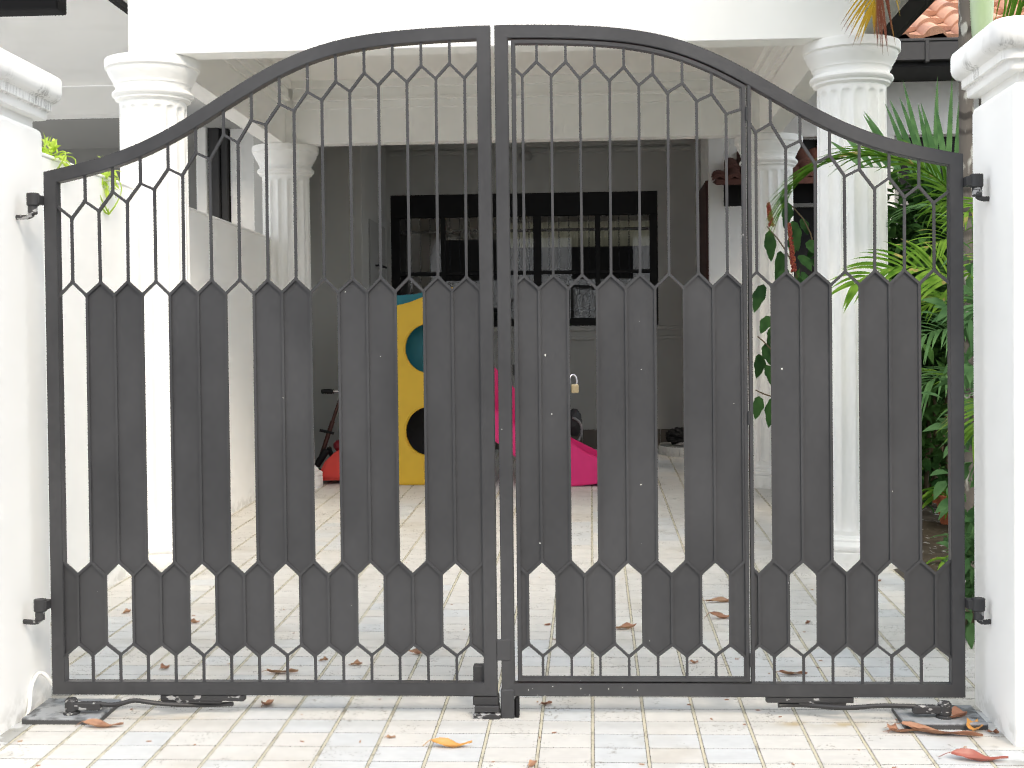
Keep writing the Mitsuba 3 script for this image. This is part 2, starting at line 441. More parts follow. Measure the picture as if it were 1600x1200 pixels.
grand = random.Random(9)


def zig(pts, y0=YB0, y1=YB1, w=BW, clip=None):
    # hand bent and welded: the bends wander a little and each joint carries a bead
    pts = [(x + grand.uniform(-.0016, .0016), z + grand.uniform(-.0022, .0022)) for x, z in pts]
    pg = LineString(pts).buffer(w / 2, cap_style=2, join_style=1, resolution=3)
    pg = unary_union([pg] + [Point(x + grand.uniform(-.001, .001), z).buffer(w * grand.uniform(0.58, 0.74), resolution=3) for x, z in pts[1:-1]])
    if clip is not None:
        pg = pg.intersection(clip)
    return ext_xz(pg, y0, y1)


def vbar(x, z0, z1, jit, clip=None):
    w = BW / 2
    pg = Polygon([(x - w, z0), (x + w, z0), (x + w + jit, z1), (x - w + jit, z1)])
    if clip is not None:
        pg = pg.intersection(clip)
        if pg.is_empty or pg.area < 1e-5:
            return None
    return ext_xz(pg, YB0 + 0.0012, YB1 - 0.0012)




def lattice(s, ks, key, clip=None, mirror_ok=True):
    """bars, zigzags and sheet panels of columns ks on the leaf of side s (-1 left, +1 right), kept inside clip"""
    X = lambda v: s * v
    n = len(ks)
    k0, k1 = ks[0], ks[-1]
    pa = []
    for name, pk, va in (('a', lambda k: ZA, lambda k: ZAv), ('t', lambda k: topV[k], lambda k: topP[k])):
        pts = []
        for k in ks:
            pts += [(X(bX[k]), va(k)), (X(cX[k]), pk(k))]
        pts.append((X(bX[k1 + 1]), va(k1 + 1)))
        obj(key + '__zigzag_bar', zig(pts, clip=clip), 'mat_gate')
    for up, dn in ((ZB, ZBv), (ZC, ZCv)):
        pts = []
        for k in ks:
            if up == ZB:
                pts += [(X(bX[k]), up), (X(cX[k]), dn)]
            else:
                pts += [(X(bX[k]), dn), (X(cX[k]), up)]
        pts.append((X(bX[k1 + 1]), up if up == ZB else dn))
        obj(key + '__zigzag_bar', zig(pts, clip=clip), 'mat_gate')
    bars, panels = [], []
    for k in ks:
        j = grand.uniform(-0.002, 0.002)
        bars.append(vbar(X(cX[k]), ZA - 0.002, topV[k] + 0.002, j, clip))
        bars.append(vbar(X(cX[k]), ZBv - 0.002, ZC, j * 0.3, clip) if False else None)
    for k in list(ks) + [k1 + 1]:
        edge = k in (0, 15)
        if not edge:
            bars.append(vbar(X(bX[k]), topP[k] - 0.002, float(railz(bX[k])) - 0.03, 0, clip))
            bars.append(vbar(X(bX[k]), ZB, ZAv, grand.uniform(-0.001, 0.001), clip))
            bars.append(vbar(X(bX[k]), ZR - 0.004, ZCv, 0, clip))
    for k in ks:
        bars.append(vbar(X(cX[k]), ZC, ZBv, 0, clip))
    for b in bars:
        if b is not None:
            obj(key + '__bar', b, 'mat_gate')
    for k in ks:                                     # tall hexagonal sheets, two solid to one open
        if k % 3 == 0:
            continue
        pg = Polygon([(X(bX[k]), ZAv), (X(cX[k]), ZA), (X(bX[k + 1]), ZAv), (X(bX[k + 1]), ZB), (X(cX[k]), ZBv), (X(bX[k]), ZB)])
        panels.append(pg)
    for k in list(ks) + [k1 + 1]:                    # the short sheets below
        if k % 3 == 2:
            continue
        l = bX[k] + PIT / 2 if k > 0 else bX[0]
        r = bX[k] - PIT / 2 if k < 15 else bX[15]
        zl = (ZBv, ZC) if k > 0 else (ZB, ZCv)
        zr_ = (ZBv, ZC) if k < 15 else (ZB, ZCv)
        pts = [(X(l), zl[0]), (X(bX[k]), ZB), (X(r), zr_[0]), (X(r), zr_[1]), (X(bX[k]), ZCv), (X(l), zl[1])]
        panels.append(Polygon(pts).buffer(0))
    for pg in panels:
        if clip is not None:
            pg = pg.intersection(clip)
        if pg.is_empty or pg.area < 1e-4:
            continue
        dy = grand.uniform(-0.001, 0.001)
        m = ext_xz(pg, YP0 + dy, YP1 + dy)
        obj(key + '__panel', m, 'mat_gate')


def leaf_outline(s, xin):
    xs = np.linspace(xin, 1.871, 70)
    pts = [(s * x, float(railz(x))) for x in xs] + [(s * 1.871, 0.089), (s * xin, 0.089)]
    return Polygon(pts).buffer(0)


def hinge(s, key, zt):
    """a barrel on the leaf turning on a pin whose strap is let into the pillar"""
    hx, hy = s * (1.903 if s < 0 else 1.914), -0.03
    xp = -1.98 if s < 0 else 1.965
    z1 = zt
    k = free(key + '__hinge')
    obj(k + '__barrel', [zcyl(hx, hy, z1 - 0.052, z1, 0.026), cbox(min(hx, s * 1.872), max(hx, s * 1.872), hy - 0.012, 0.02, z1 - 0.045, z1 - 0.008, 0.002)], 'mat_iron', 40)
    pin = zcyl(hx + s * 0.002, hy, z1 - 0.088, z1 - 0.0505, 0.0195)
    strap = tube([(hx, hy, z1 - 0.086), (hx + s * 0.012, hy - 0.002, z1 - 0.095), (hx + s * 0.030, hy + 0.004, z1 - 0.098), (xp + s * 0.03, -0.01, z1 - 0.095)], 0.0105, 8)
    obj(k + '__pin', [pin, strap], 'mat_worn', 40)


# left leaf
K = 'gate_leaf'
lab(K, 'dark grey metal gate leaf on the left, curved top rail, hinged to the left pillar', 'gate leaf', 'pair of driveway gate leaves')
out = leaf_outline(-1, 0.011)
inn = out.buffer(-0.0545, join_style=2)
obj(K + '__frame', ext_xz(out.difference(inn), YF0, YF1, 0.0025), 'mat_gate')
lattice(-1, list(range(15)), K)
hinge(-1, K, 2.172)
hinge(-1, K, 0.495)
obj(K + '__opener_bracket', [cbox(-1.415, -1.062, 0.006, 0.044, 0.062, 0.0885, 0.003), cbox(-1.41, -1.16, 0.010, 0.030, 0.052, 0.063, 0.002)], 'mat_worn')
obj(K + '__corner_plate', cbox(-0.112, -0.060, 0.030, 0.085, 0.140, 0.206, 0.003), 'mat_iron')
# right leaf with a wicket door in it
K = 'gate_leaf_001'
lab(K, 'dark grey metal gate leaf on the right with a narrow wicket door set in it', 'gate leaf', 'pair of driveway gate leaves')
out = leaf_outline(1, 0.007)
inn = out.buffer(-0.0535, join_style=2)
mull = sbox(1.0215, 0.1, 1.036, 2.75)
obj(K + '__frame', ext_xz(out.difference(inn), YF0, YF1, 0.0025), 'mat_gate')
obj(K + '__mullion', ext_xz(mull.intersection(inn.buffer(0.001)), 0.003, 0.045, 0.0015), 'mat_gate')
lattice(1, list(range(0, 7)), K, clip=sbox(1.030, 0.13, 1.9, 3))
D = K + '__wicket_door'
door_out = inn.buffer(-0.006, join_style=2).intersection(sbox(0.074, 0.149, 1.0155, 3))
door_in = door_out.buffer(-0.0165, join_style=2)
obj(D + '__frame', ext_xz(door_out.difference(door_in), 0.004, 0.040, 0.002), 'mat_gate')
lattice(1, list(range(7, 15)), D, clip=door_out.buffer(-0.010, join_style=2))
for zz in (2.44, 1.22, 0.24):
    obj(D + '__hinge', zcyl(1.0185, -0.001, zz - 0.028, zz + 0.028, 0.0052, 12, 0.001), 'mat_iron', 40)
obj(D + '__latch', cbox(0.066, 0.078, 0.012, 0.030, 1.40, 1.445, 0.002), 'mat_black')
hinge(1, K, 2.178)
hinge(1, K, 0.497)
obj(K + '__opener_bracket', [cbox(1.08, 1.43, 0.006, 0.044, 0.064, 0.0885, 0.003), cbox(1.21, 1.40, 0.010, 0.030, 0.054, 0.065, 0.002)], 'mat_worn')
obj(K + '__latch_plate', cbox(-0.010, 0.046, -0.0045, 0.010, 0.236, 0.322, 0.002), 'mat_gate')
obj(K + '__drop_post', cbox(0.003, 0.058, -0.008, 0.045, -0.006, 0.118, 0.004), 'mat_gate')
# floor stop between the leaves
lab('gate_stop', 'small dark metal gate stop on the tiles under the meeting stiles', 'gate stop')
obj('gate_stop__base', [cbox(-0.108, 0.002, -0.02, 0.075, -0.006, 0.020, 0.003), cbox(-0.104, -0.003, -0.012, 0.06, 0.024, 0.05, 0.003)], 'mat_worn')
obj('gate_stop__block', cbox(-0.112, -0.006, 0.004, 0.07, 0.05, 0.086, 0.003), 'mat_iron')
obj('gate_stop__receiver', [cbox(0.060, 0.078, 0.0, 0.05, -0.004, 0.082, 0.006)], 'mat_black')
# padlock on the wicket door
lab('padlock', 'small brass padlock hanging on the wicket door by the third gap', 'padlock')
sh = [(0.298, 0.013, 1.362), (0.298, 0.013, 1.385), (0.302, 0.016, 1.396), (0.311, 0.022, 1.401), (0.320, 0.028, 1.396), (0.3255, 0.031, 1.384), (0.3255, 0.031, 1.360)]
obj('padlock__shackle', tube(smooth_curve(sh, 18), 0.0032, 8), 'mat_steel', True)
obj('padlock__body', cbox(0.303, 0.334, 0.018, 0.036, 1.326, 1.361, 0.003), 'mat_brass')

# ------------------------------------------------------------------ gate openers on the ground
def opener(s, key, label):
    lab(key, label, 'gate opener', 'swing gate openers under the leaves')
    px0, px1, py0, py1 = (-1.955, -1.635, -0.115, 0.165) if s < 0 else (1.603, 1.925, -0.125, 0.12)
    q = cbox(px0, px1, py0, py1, -0.006, 0.026, 0.004)
    q.vertices[:, 2] += gz(q.vertices[:, 1])
    obj(key + '__base_plate', q, 'mat_plate')
    hx, hy = (-1.77, -0.05) if s < 0 else (1.775, -0.05)
    obj(key + '__pivot', [zcyl(hx, hy, 0.018, 0.034, 0.034), zcyl(hx, hy, 0.034, 0.082, 0.027), zcyl(hx, hy, 0.078, 0.088, 0.022)], 'mat_worn', 40)
    a = hx - s * 0.015
    b = hx - s * 0.125
    obj(key + '__arm_socket', cbox(min(a, b), max(a, b), hy - 0.018, hy + 0.018, 0.040, 0.072, 0.004), 'mat_worn')
    if s < 0:
        P = [(b - 0.01, hy, 0.066), (b + 0.045, hy, 0.060), (b + 0.085, hy, 0.066), (b + 0.13, hy + 0.005, 0.077), (b + 0.18, hy + 0.01, 0.072), (b + 0.25, hy + 0.03, 0.058), (b + 0.53, 0.02, 0.048)]
    else:
        P = [(b + 0.01, hy, 0.068), (b - 0.06, hy, 0.069), (b - 0.14, hy + 0.01, 0.066), (b - 0.24, hy + 0.02, 0.056), (b - 0.34, 0.0, 0.052), (b - 0.52, 0.02, 0.051)]
    obj(key + '__arm', tube(smooth_curve(P, 30), 0.0095, 8), 'mat_iron', 40)


opener(-1, 'gate_opener', 'gate opener on a grey ground plate by the left pillar with a bent arm')
opener(1, 'gate_opener_001', 'gate opener on a grey ground plate by the right pillar, dry leaves piled on it')
obj('cable_conduit', tube(smooth_curve([(-1.970, -0.03, 0.0), (-1.968, 0.0, 0.05), (-1.966, 0.06, 0.15), (-1.955, 0.075, 0.163), (-1.93, 0.08, 0.150), (-1.89, 0.07, 0.105), (-1.86, 0.05, 0.092)], 26), 0.0085, 8), 'mat_white', True,
    label='bent white cable conduit rising from the tiles to the left leaf', cat='conduit')

# ------------------------------------------------------------------ the house with its carport
H = 'house'
lab(H, 'white carport house with fluted columns behind the gate', 'house')


def column(x, y, key, n_fl=16):
    zb, zt = gz(y), 3.435
    r = 0.2145
    ab = [(0.20, zt), (0.302, zt), (0.305, zt - 0.004), (0.305, zt - 0.056), (0.301, zt - 0.061), (0.290, zt - 0.063), (0.290, zt - 0.072), (0.284, zt - 0.092), (0.272, zt - 0.115), (0.258, zt - 0.138), (0.250, zt - 0.150),
          (0.250, zt - 0.162), (0.242, zt - 0.166), (0.238, zt - 0.180), (0.236, zt - 0.196), (0.240, zt - 0.205), (0.250, zt - 0.207), (0.258, zt - 0.214), (0.2625, zt - 0.226), (0.258, zt - 0.238), (0.248, zt - 0.246), (0.240, zt - 0.250),
          (0.240, zt - 0.262), (0.228, zt - 0.268), (0.220, zt - 0.275), (0.2, zt - 0.275)]
    obj(key + '__capital', lathe(ab[::-1], x, y, 72), 'mat_white', 35)
    z0, z1 = zb + 0.185, zt - 0.27
    nt = n_fl * 12
    a = np.arange(nt) / nt * 2 * np.pi
    ph = (a * n_fl / (2 * np.pi) + 0.35) % 1.0
    u = np.clip((ph - 0.5) / 0.40, -1, 1)
    groove = (1 - u * u) ** 0.62                      # 0 at the fillets, 1 in the middle
    R = []
    zz = np.r_[z0, z0 + 0.035, z0 + 0.04 + np.array([0, .006, .016, .03, .05, .06]), np.linspace(z0 + 0.2, z1 - 0.2, 6), z1 - 0.04 - np.array([.06, .05, .03, .016, .006, 0]), z1 - 0.02, z1]
    for z in zz:
        e = min(z - (z0 + 0.04), (z1 - 0.04) - z) / 0.05
        t_ = np.clip(e, 0, 1)
        # a round end: only directions inside the half circle are cut
        dep = np.clip(groove * 1.0 - (1 - math.sqrt(max(0, 1 - (1 - t_) ** 2))), 0, 1) * 0.022 if e > 0 else 0 * a
        rr = r + 0.012 * (z1 - z) / (z1 - z0) - dep
        R.append(np.stack([x + rr * np.cos(a), y + rr * np.sin(a), np.full(nt, z)], 1))
    obj(key + '__shaft', rings(R), 'mat_white', 40)
    bs = [(0.2, zb - 0.03), (0.302, zb - 0.03), (0.302, zb + 0.092), (0.298, zb + 0.098), (0.290, zb + 0.100), (0.298, zb + 0.108), (0.302, zb + 0.122), (0.298, zb + 0.137), (0.286, zb + 0.145), (0.270, zb + 0.150),
          (0.262, zb + 0.160), (0.262, zb + 0.172), (0.244, zb + 0.180), (0.236, zb + 0.195), (0.2, zb + 0.195)]
    obj(key + '__base', lathe(bs, x, y, 64), 'mat_white', 35)


for nm, (x, y) in zip(('column', 'column_001', 'column_002', 'column_003'), ((-2.466, 3.28), (2.055, 3.28), (-2.42, 6.95), (2.005, 6.95))):
    column(x, y, H + '__' + nm)
lab(H + '__column', 'front left fluted column'); lab(H + '__column_001', 'front right fluted column beside the palms')
lab(H + '__column_002', 'rear left fluted column'); lab(H + '__column_003', 'rear right fluted column')

CZ = 3.995
obj(H + '__front_beam', cbox(-2.555, 2.10, 3.07, 3.262, 3.437, 5.6, 0.004), 'mat_white')
obj(H + '__side_beam', cbox(-2.55, -2.375, 3.262, 6.77, 3.437, CZ + 0.3, 0.004), 'mat_white')
obj(H + '__side_beam', cbox(1.905, 2.085, 3.262, 6.77, 3.437, CZ + 0.3, 0.004), 'mat_white')
obj(H + '__rear_beam', cbox(-2.55, 2.085, 6.77, 6.94, 3.437, CZ + 0.3, 0.004), 'mat_white')


def cornice(path, key):
    """stepped moulding under the ceiling along the inside of the beams: path of (x0,x1,y0,y1) faces"""
    ms = []
    for (x0, x1, y0, y1, d) in path:
        for z0, z1, t in ((3.925, CZ + 0.002, 0.075), (3.845, 3.925, 0.045), (3.815, 3.845, 0.058), (3.745, 3.815, 0.018)):
            if d == 'y-':
                ms.append(cbox(x0, x1, y0 - t, y0, z0, z1, 0.004))
            elif d == 'x+':
                ms.append(cbox(x0, x0 + t, y0, y1, z0, z1, 0.004))
            else:
                ms.append(cbox(x0 - t, x0, y0, y1, z0, z1, 0.004))
    obj(key, ms, 'mat_white')


cornice([(-2.3, 1.83, 6.768, 0, 'y-'), (-2.373, 0, 3.27, 6.69, 'x+'), (1.903, 0, 3.27, 6.69, 'x-')], H + '__cornice')
obj(H + '__ceiling', cbox(-2.37, 1.90, 3.265, 6.765, CZ, CZ + 0.1, 0), 'mat_ceiling')
obj(H + '__eave', cbox(2.09, 2.88, 2.4, 8.25, 4.22, 4.30, 0), 'mat_ceiling')
obj(H + '__eave', cbox(-3.22, -2.56, 2.4, 8.6, 4.28, 4.36, 0), 'mat_ceiling')
obj(H + '__fascia_board', cbox(2.88, 2.93, 2.2, 8.16, 4.055, 4.40, 0.004), 'mat_black')
obj(H + '__fascia_board', cbox(-3.27, -3.22, 2.2, 8.6, 4.23, 4.55, 0.004), 'mat_black')
obj(H + '__roof_slab', cbox(-2.55, 2.9, 3.3, 12.5, 4.42, 5.2, 0), 'mat_white')
# porch behind: back wall with a window, side room, door
BY = 10.0
win = (-1.9, 1.150, 1.825, 3.345)                   # x0 x1 z0 z1
wl = [cbox(-2.72, win[0], BY, BY + 0.2, 0.2, 4.3, 0), cbox(win[1], 2.3, BY, BY + 0.2, 0.2, 4.3, 0), cbox(win[0], win[1], BY, BY + 0.2, 0.2, win[2], 0), cbox(win[0], win[1], BY, BY + 0.2, win[3], 4.3, 0)]
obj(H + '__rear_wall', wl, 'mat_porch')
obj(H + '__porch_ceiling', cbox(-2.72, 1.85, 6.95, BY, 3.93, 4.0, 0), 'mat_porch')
obj(H + '__porch_cornice', [cbox(-1.9, 1.53, BY - 0.06, BY + 0.001, 3.86, 3.929, 0.004), cbox(-1.9, 1.53, BY - 0.03, BY + 0.001, 3.79, 3.84, 0.004)], 'mat_porch')
obj(H + '__dado_rail', [cbox(-1.93, 1.6, BY - 0.03, BY + 0.001, 1.765, 1.812, 0.006), cbox(-1.93, 1.6, BY - 0.022, BY + 0.001, 1.660, 1.700, 0.006)], 'mat_porch')
for i in range(16):
    obj(H + '__skirting_tile', cbox(-1.92 + i * 0.22, -1.706 + i * 0.22, BY - 0.014, BY + 0.001, 0.40, 0.64, 0.003), 'mat_dado')
obj(H + '__porch_light', lathe([(0.02, 3.70), (0.05, 3.705), (0.068, 3.73), (0.07, 3.77), (0.05, 3.80), (0.02, 3.81)], -0.335, BY - 0.06, 24), 'mat_midgrey', 40)
obj(H + '__side_room', [cbox(-2.72, -1.945, 8.3, 8.5, 0.2, 4.0, 0.006), cbox(-2.0, -1.945, 8.5, 10.0, 0.2, 4.0, 0.004), cbox(-2.72, -2.55, 6.95, 8.3, 2.605, 4.0, 0.004)], 'mat_porch')
obj(H + '__side_door', [cbox(-1.947, -1.925, 8.72, 9.75, 0.4, 2.95, 0.004)], 'mat_midgrey')
for yy in (9.02, 9.3):
    obj(H + '__door_handle', [tube([(-1.93, yy, 2.48), (-1.88, yy, 2.48), (-1.865, yy + 0.02, 2.48), (-1.865, yy + 0.11, 2.478)], 0.011, 8)], 'mat_black', 40)
obj(H + '__right_wing_wall', [cbox(1.64, 1.86, 9.0, 10.0, 0.2, 4.3, 0.004), cbox(1.86, 7.5, 9.0, 9.2, 3.76, 4.315, 0.004), cbox(1.86, 7.5, 9.0, 9.2, 0.2, 1.35, 0.004),
                              cbox(3.44, 3.58, 9.0, 9.2, 1.352, 3.758, 0.004), cbox(1.86, 2.14, 9.0, 9.2, 1.352, 3.758, 0.004), cbox(5.6, 7.5, 9.0, 9.2, 1.352, 3.758, 0.004)], 'mat_white')
obj(H + '__dark_door', cbox(1.615, 1.642, 9.05, 9.95, 0.4, 3.33, 0.004), 'mat_wood')
for x0, x1 in ((2.14, 3.44), (3.58, 5.6)):
    w = free(H + '__wing_window')
    obj(w + '__frame', [cbox(x0, x1, 9.04, 9.10, 3.03, 3.07, 0.003), cbox(x0, x1, 9.04, 9.10, 1.355, 1.42, 0.003), cbox(x0, x0 + 0.05, 9.045, 9.095, 1.42, 3.755, 0.003), cbox((x0 + x1) / 2, (x0 + x1) / 2 + 0.05, 9.045, 9.095, 1.42, 3.755, 0.003)], 'mat_midgrey')
    obj(w + '__pane', cbox(x0, x1, 9.11, 9.12, 1.36, 3.75, 0), 'mat_black')
w = free(H + '__wing_window')
obj(w + '__pane', cbox(1.80, 2.14, 8.975, 8.999, 3.045, 3.40, 0.002), 'mat_black')
# tiled hood over that window: rows of half-round tiles down a slope, hipped at its left end
hood = H + '__window_hood'
nrm_z = 0.36 / 0.62
for i in range(9):
    xa = 1.70 + i * 0.15
    ytop = min(8.98, 8.36 + 0.62 * min(1, (xa - 1.62) / 0.34))
    yb, zb_, zt_ = 8.36, 3.235, 3.235 + (ytop - 8.36) * nrm_z
    if ytop - yb < 0.08:
        ytop = yb + 0.12; zt_ = zb_ + 0.12 * nrm_z
    for q in range(2):
        ya, yc = yb + (ytop - yb) * q / 2, yb + (ytop - yb) * (q + 1) / 2 + 0.02
        za, zc = zb_ + (zt_ - zb_) * q / 2, zb_ + (zt_ - zb_) * (q + 1) / 2
        a = np.linspace(0, np.pi, 9)
        R1 = np.stack([xa + 0.082 * np.cos(a), np.full(9, ya), za + 0.012 + 0.06 * np.sin(a)], 1)
        R2 = np.stack([xa + 0.066 * np.cos(a), np.full(9, yc), zc + 0.05 * np.sin(a)], 1)
        R1 = np.vstack([R1, R1[::-1] * [1, 1, 1] - [0, 0, 0.014]]); R2 = np.vstack([R2, R2[::-1] - [0, 0, 0.014]])
        obj(hood + '__tile', rings([R1, R2]), 'mat_awning', 40)
hp = trimesh.convex.convex_hull(np.array([(1.66, 8.34, 3.19), (3.05, 8.34, 3.19), (1.66, 8.34, 3.24), (3.05, 8.34, 3.24), (1.68, 8.99, 3.30), (3.05, 8.99, 3.30), (2.0, 8.99, 3.60), (3.05, 8.99, 3.60)]))
obj(hood + '__board', hp, 'mat_awning')
# porch window
W = H + '__window'
x0, x1, z0, z1 = win
fr = [cbox(x0, x1, BY + 0.02, BY + 0.10, z1 - 0.26, z1, 0.004), cbox(x0, x1, BY + 0.02, BY + 0.10, z0, z0 + 0.09, 0.004), cbox(x0, x0 + 0.10, BY + 0.021, BY + 0.099, z0 + 0.09, z1 - 0.26, 0.004), cbox(x1 - 0.09, x1, BY + 0.021, BY + 0.099, z0 + 0.09, z1 - 0.26, 0.004)]
for xm, wd in ((-1.30, 0.05), (-0.86, 0.05), (-0.22, 0.09), (0.47, 0.06)):
    fr.append(cbox(xm - wd / 2, xm + wd / 2, BY + 0.022, BY + 0.098, z0 + 0.09, z1 - 0.26, 0.004))
fr.append(cbox(x0 + 0.1, x1 - 0.09, BY + 0.024, BY + 0.094, 2.42, 2.46, 0.003))
obj(W + '__frame', fr, 'mat_black')
for xb in np.arange(x0 + 0.2, x1 - 0.1, 0.115):
    obj(W + '__grille_bar', cbox(xb - 0.006, xb + 0.006, BY + 0.20, BY + 0.212, z0 + 0.02, z1 - 0.02, 0.001), 'mat_black')
obj(W + '__grille_rail', [cbox(x0, x1, BY + 0.213, BY + 0.225, zc - 0.018, zc + 0.018, 0.002) for zc in (2.02, 2.46, 2.94)], 'mat_black')
obj(W + '__pane', trimesh.Trimesh([(x0 + .05, BY + 0.06, z0 + .05), (x1 - .05, BY + 0.06, z0 + .05), (x1 - .05, BY + 0.06, z1 - .05), (x0 + .05, BY + 0.06, z1 - .05)], [(0, 1, 2), (0, 2, 3)], process=False), 'mat_glass')
# the dim room behind it, open at its far side through a curtained strip
ry = 13.2
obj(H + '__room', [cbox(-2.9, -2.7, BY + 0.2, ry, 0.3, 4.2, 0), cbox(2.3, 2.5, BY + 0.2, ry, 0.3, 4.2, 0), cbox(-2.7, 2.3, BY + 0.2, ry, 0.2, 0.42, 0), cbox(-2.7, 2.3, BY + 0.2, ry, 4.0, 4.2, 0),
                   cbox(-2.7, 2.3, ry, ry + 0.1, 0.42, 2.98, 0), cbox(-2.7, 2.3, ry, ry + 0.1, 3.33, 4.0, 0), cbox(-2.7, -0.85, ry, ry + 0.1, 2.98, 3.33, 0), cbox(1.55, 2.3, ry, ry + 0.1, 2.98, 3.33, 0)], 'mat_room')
obj(H + '__room_curtain', cat_([trimesh.Trimesh([(x, ry + 0.05 + 0.02 * math.sin(x * 40), 2.95), (x + .04, ry + 0.05 + 0.02 * math.sin((x + .04) * 40), 2.95), (x + .04, ry + 0.05 + 0.02 * math.sin((x + .04) * 40), 3.36), (x, ry + 0.05 + 0.02 * math.sin(x * 40), 3.36)], [(0, 1, 2), (0, 2, 3)], process=False) for x in np.arange(-0.9, 1.6, 0.04)]), 'mat_curtain')
# step in front of the hidden door
ell = [(1.66 + 0.53 * math.cos(t), 9.62 + 0.70 * math.sin(t)) for t in np.linspace(0, 2 * math.pi, 49)[:-1]]
obj('porch_step', rings([np.array([(x, y, z) for x, y in ell]) for z in (0.3, 0.488, 0.494)]), 'mat_midgrey', 40, kind='structure', label='low rounded step at the back of the carport')
for t in np.linspace(-math.pi, 0, 19)[:-1]:
    q = [(1.66 + (0.53 + o) * math.cos(u), 9.62 + (0.70 + o) * math.sin(u)) for o in (0.0, 0.012) for u in (t + 0.006, t + math.pi / 18 - 0.006)]
    obj('porch_step__edge_tile', trimesh.convex.convex_hull(np.array([(x, y, z) for x, y in q for z in (0.38, 0.484)])), 'mat_white')

# right wing: gutter, soffit, barrel-tiled roof
obj(H + '__gutter', [cbox(2.94, 8.5, 8.17, 8.30, 4.36, 4.56, 0.008), cbox(2.94, 8.5, 8.155, 8.185, 4.545, 4.575, 0.006), cbox(4.06 - 0.36, 4.10 - 0.36, 8.155, 8.30, 4.34, 4.57, 0.004)], 'mat_iron')
obj(H + '__wing_soffit', cbox(2.94, 8.5, 8.25, 9.2, 4.318, 4.36, 0.002), 'mat_black')
pitch_a = math.radians(27)
tp, tl = 0.352, 0.33


def roof_tile():
    n = 15
    u = np.linspace(0, 1, n)
    def prof(sc, lift):
        x = u * tp * 1.06
        z = np.where(u < 0.62, 0.088 * np.sin(np.clip(u / 0.62, 0, 1) * np.pi) ** 0.8, -0.022 * np.sin(np.clip((u - 0.62) / 0.38, 0, 1) * np.pi))
        return x, z * sc + lift
    x0_, z0_ = prof(1.05, 0.035)
    x1_, z1_ = prof(0.95, 0.0)
    top0 = np.stack([x0_, 0 * u, z0_], 1); top1 = np.stack([x1_, 0 * u + tl * 1.12, z1_], 1)
    lo0 = top0 - [0, 0, 0.022]; lo1 = top1 - [0, 0, 0.022]
    return rings([np.vstack([top0, lo0[::-1]]), np.vstack([top1, lo1[::-1]])])


rt = mikit.ply(roof_tile(), 'mat_terra', smooth=40)
for r_ in range(9):
    for c_ in range(10):
        k = free(H + '__tiled_roof__tile')
        s_, xx = r_ * tl, 2.96 + c_ * tp + 0.02
        scene[k] = {**rt, 'to_world': T().translate([xx + random.Random(r_ * 31 + c_).uniform(-.006, .006), 8.20 + s_ * math.cos(pitch_a), 4.575 + s_ * math.sin(pitch_a)]).rotate([1, 0, 0], 27)}
dk = cbox(2.94, 8.5, 0.06, 4.4, -0.08, -0.03, 0)
dk.apply_transform(trimesh.transformations.rotation_matrix(pitch_a, (1, 0, 0)))
dk.apply_translation((0, 8.2, 4.575))
obj(H + '__tiled_roof__deck', dk, 'mat_awning')

# ------------------------------------------------------------------ things in the carport
C = 'play_slide'
lab(C, 'yellow, teal and pink plastic toddler climber with slide under the carport', 'play slide')
gy = gz(7.0)


def rounded(poly, r):
    return poly.buffer(-r).buffer(2 * r, resolution=6).buffer(-r, resolution=6)


top = [(-1.62, 1.86), (-1.50, 1.935), (-1.42, 1.965), (-1.29, 1.995), (-1.16, 2.045), (-1.05, 2.11), (-0.95, 2.14), (-0.78, 2.10), (-0.68, 2.0)]
side = rounded(Polygon([(-1.66, 0.30), (-0.66, 0.30)] + top[::-1]), 0.05)


def hole(cx, cz, r, n=36):
    return Polygon([(cx + r * math.cos(t), cz + 1.06 * r * math.sin(t)) for t in np.linspace(0, 2 * math.pi, n)[:-1]])


side = side.difference(hole(-1.13, 1.565, 0.212)).difference(hole(-1.132, 0.795, 0.212))
obj(C + '__side_panel', ext_xz(side, 7.0, 7.09, 0.012), 'mat_yellow')
obj(C + '__side_panel', ext_xz(side, 7.85, 7.94, 0.012), 'mat_teal', label='teal side panel at the back')
obj(C + '__back_panel', cbox(-1.55, -0.72, 7.30, 7.36, 1.19, 2.0, 0.01), 'mat_teal')
obj(C + '__back_panel', cbox(-1.54, -0.72, 7.55, 7.60, 0.32, 1.09, 0.01), 'mat_iron')
obj(C + '__platform', [cbox(-1.6, -0.7, 7.095, 7.845, 1.10, 1.18, 0.02), cbox(-1.62, -1.55, 7.095, 7.845, 0.32, 1.80, 0.02)], 'mat_teal')
obj(C + '__top_panel', ext_xz(rounded(Polygon([(-1.55, 1.80), (-0.75, 1.80), (-0.75, 2.07), (-1.0, 2.13), (-1.25, 2.075), (-1.5, 2.06)]), 0.03), 7.12, 7.20, 0.01), 'mat_teal')
near = rounded(Polygon([(-0.66, 1.18), (-0.49, 0.99), (-0.317, 0.86), (0.0, 0.76), (0.197, 0.690), (0.32, 0.60), (0.45, 0.545), (0.62, 0.52), (0.64, 0.32), (0.45, 0.315), (0.19, 0.29), (-0.1, 0.42), (-0.32, 0.565), (-0.50, 0.707), (-0.66, 0.85)]), 0.02)
far = rounded(Polygon([(-0.66, 1.50), (-0.49, 1.335), (-0.317, 1.14), (-0.05, 0.88), (0.197, 0.70), (0.45, 0.57), (0.62, 0.53), (0.64, 0.34), (0.2, 0.34), (-0.3, 0.66), (-0.66, 1.0)]), 0.02)
bed_ = Polygon([(-0.72, 1.12), (-0.3, 0.74), (0.05, 0.50), (0.30, 0.42), (0.64, 0.40), (0.64, 0.35), (0.28, 0.37), (0.0, 0.45), (-0.33, 0.69), (-0.72, 1.06)])
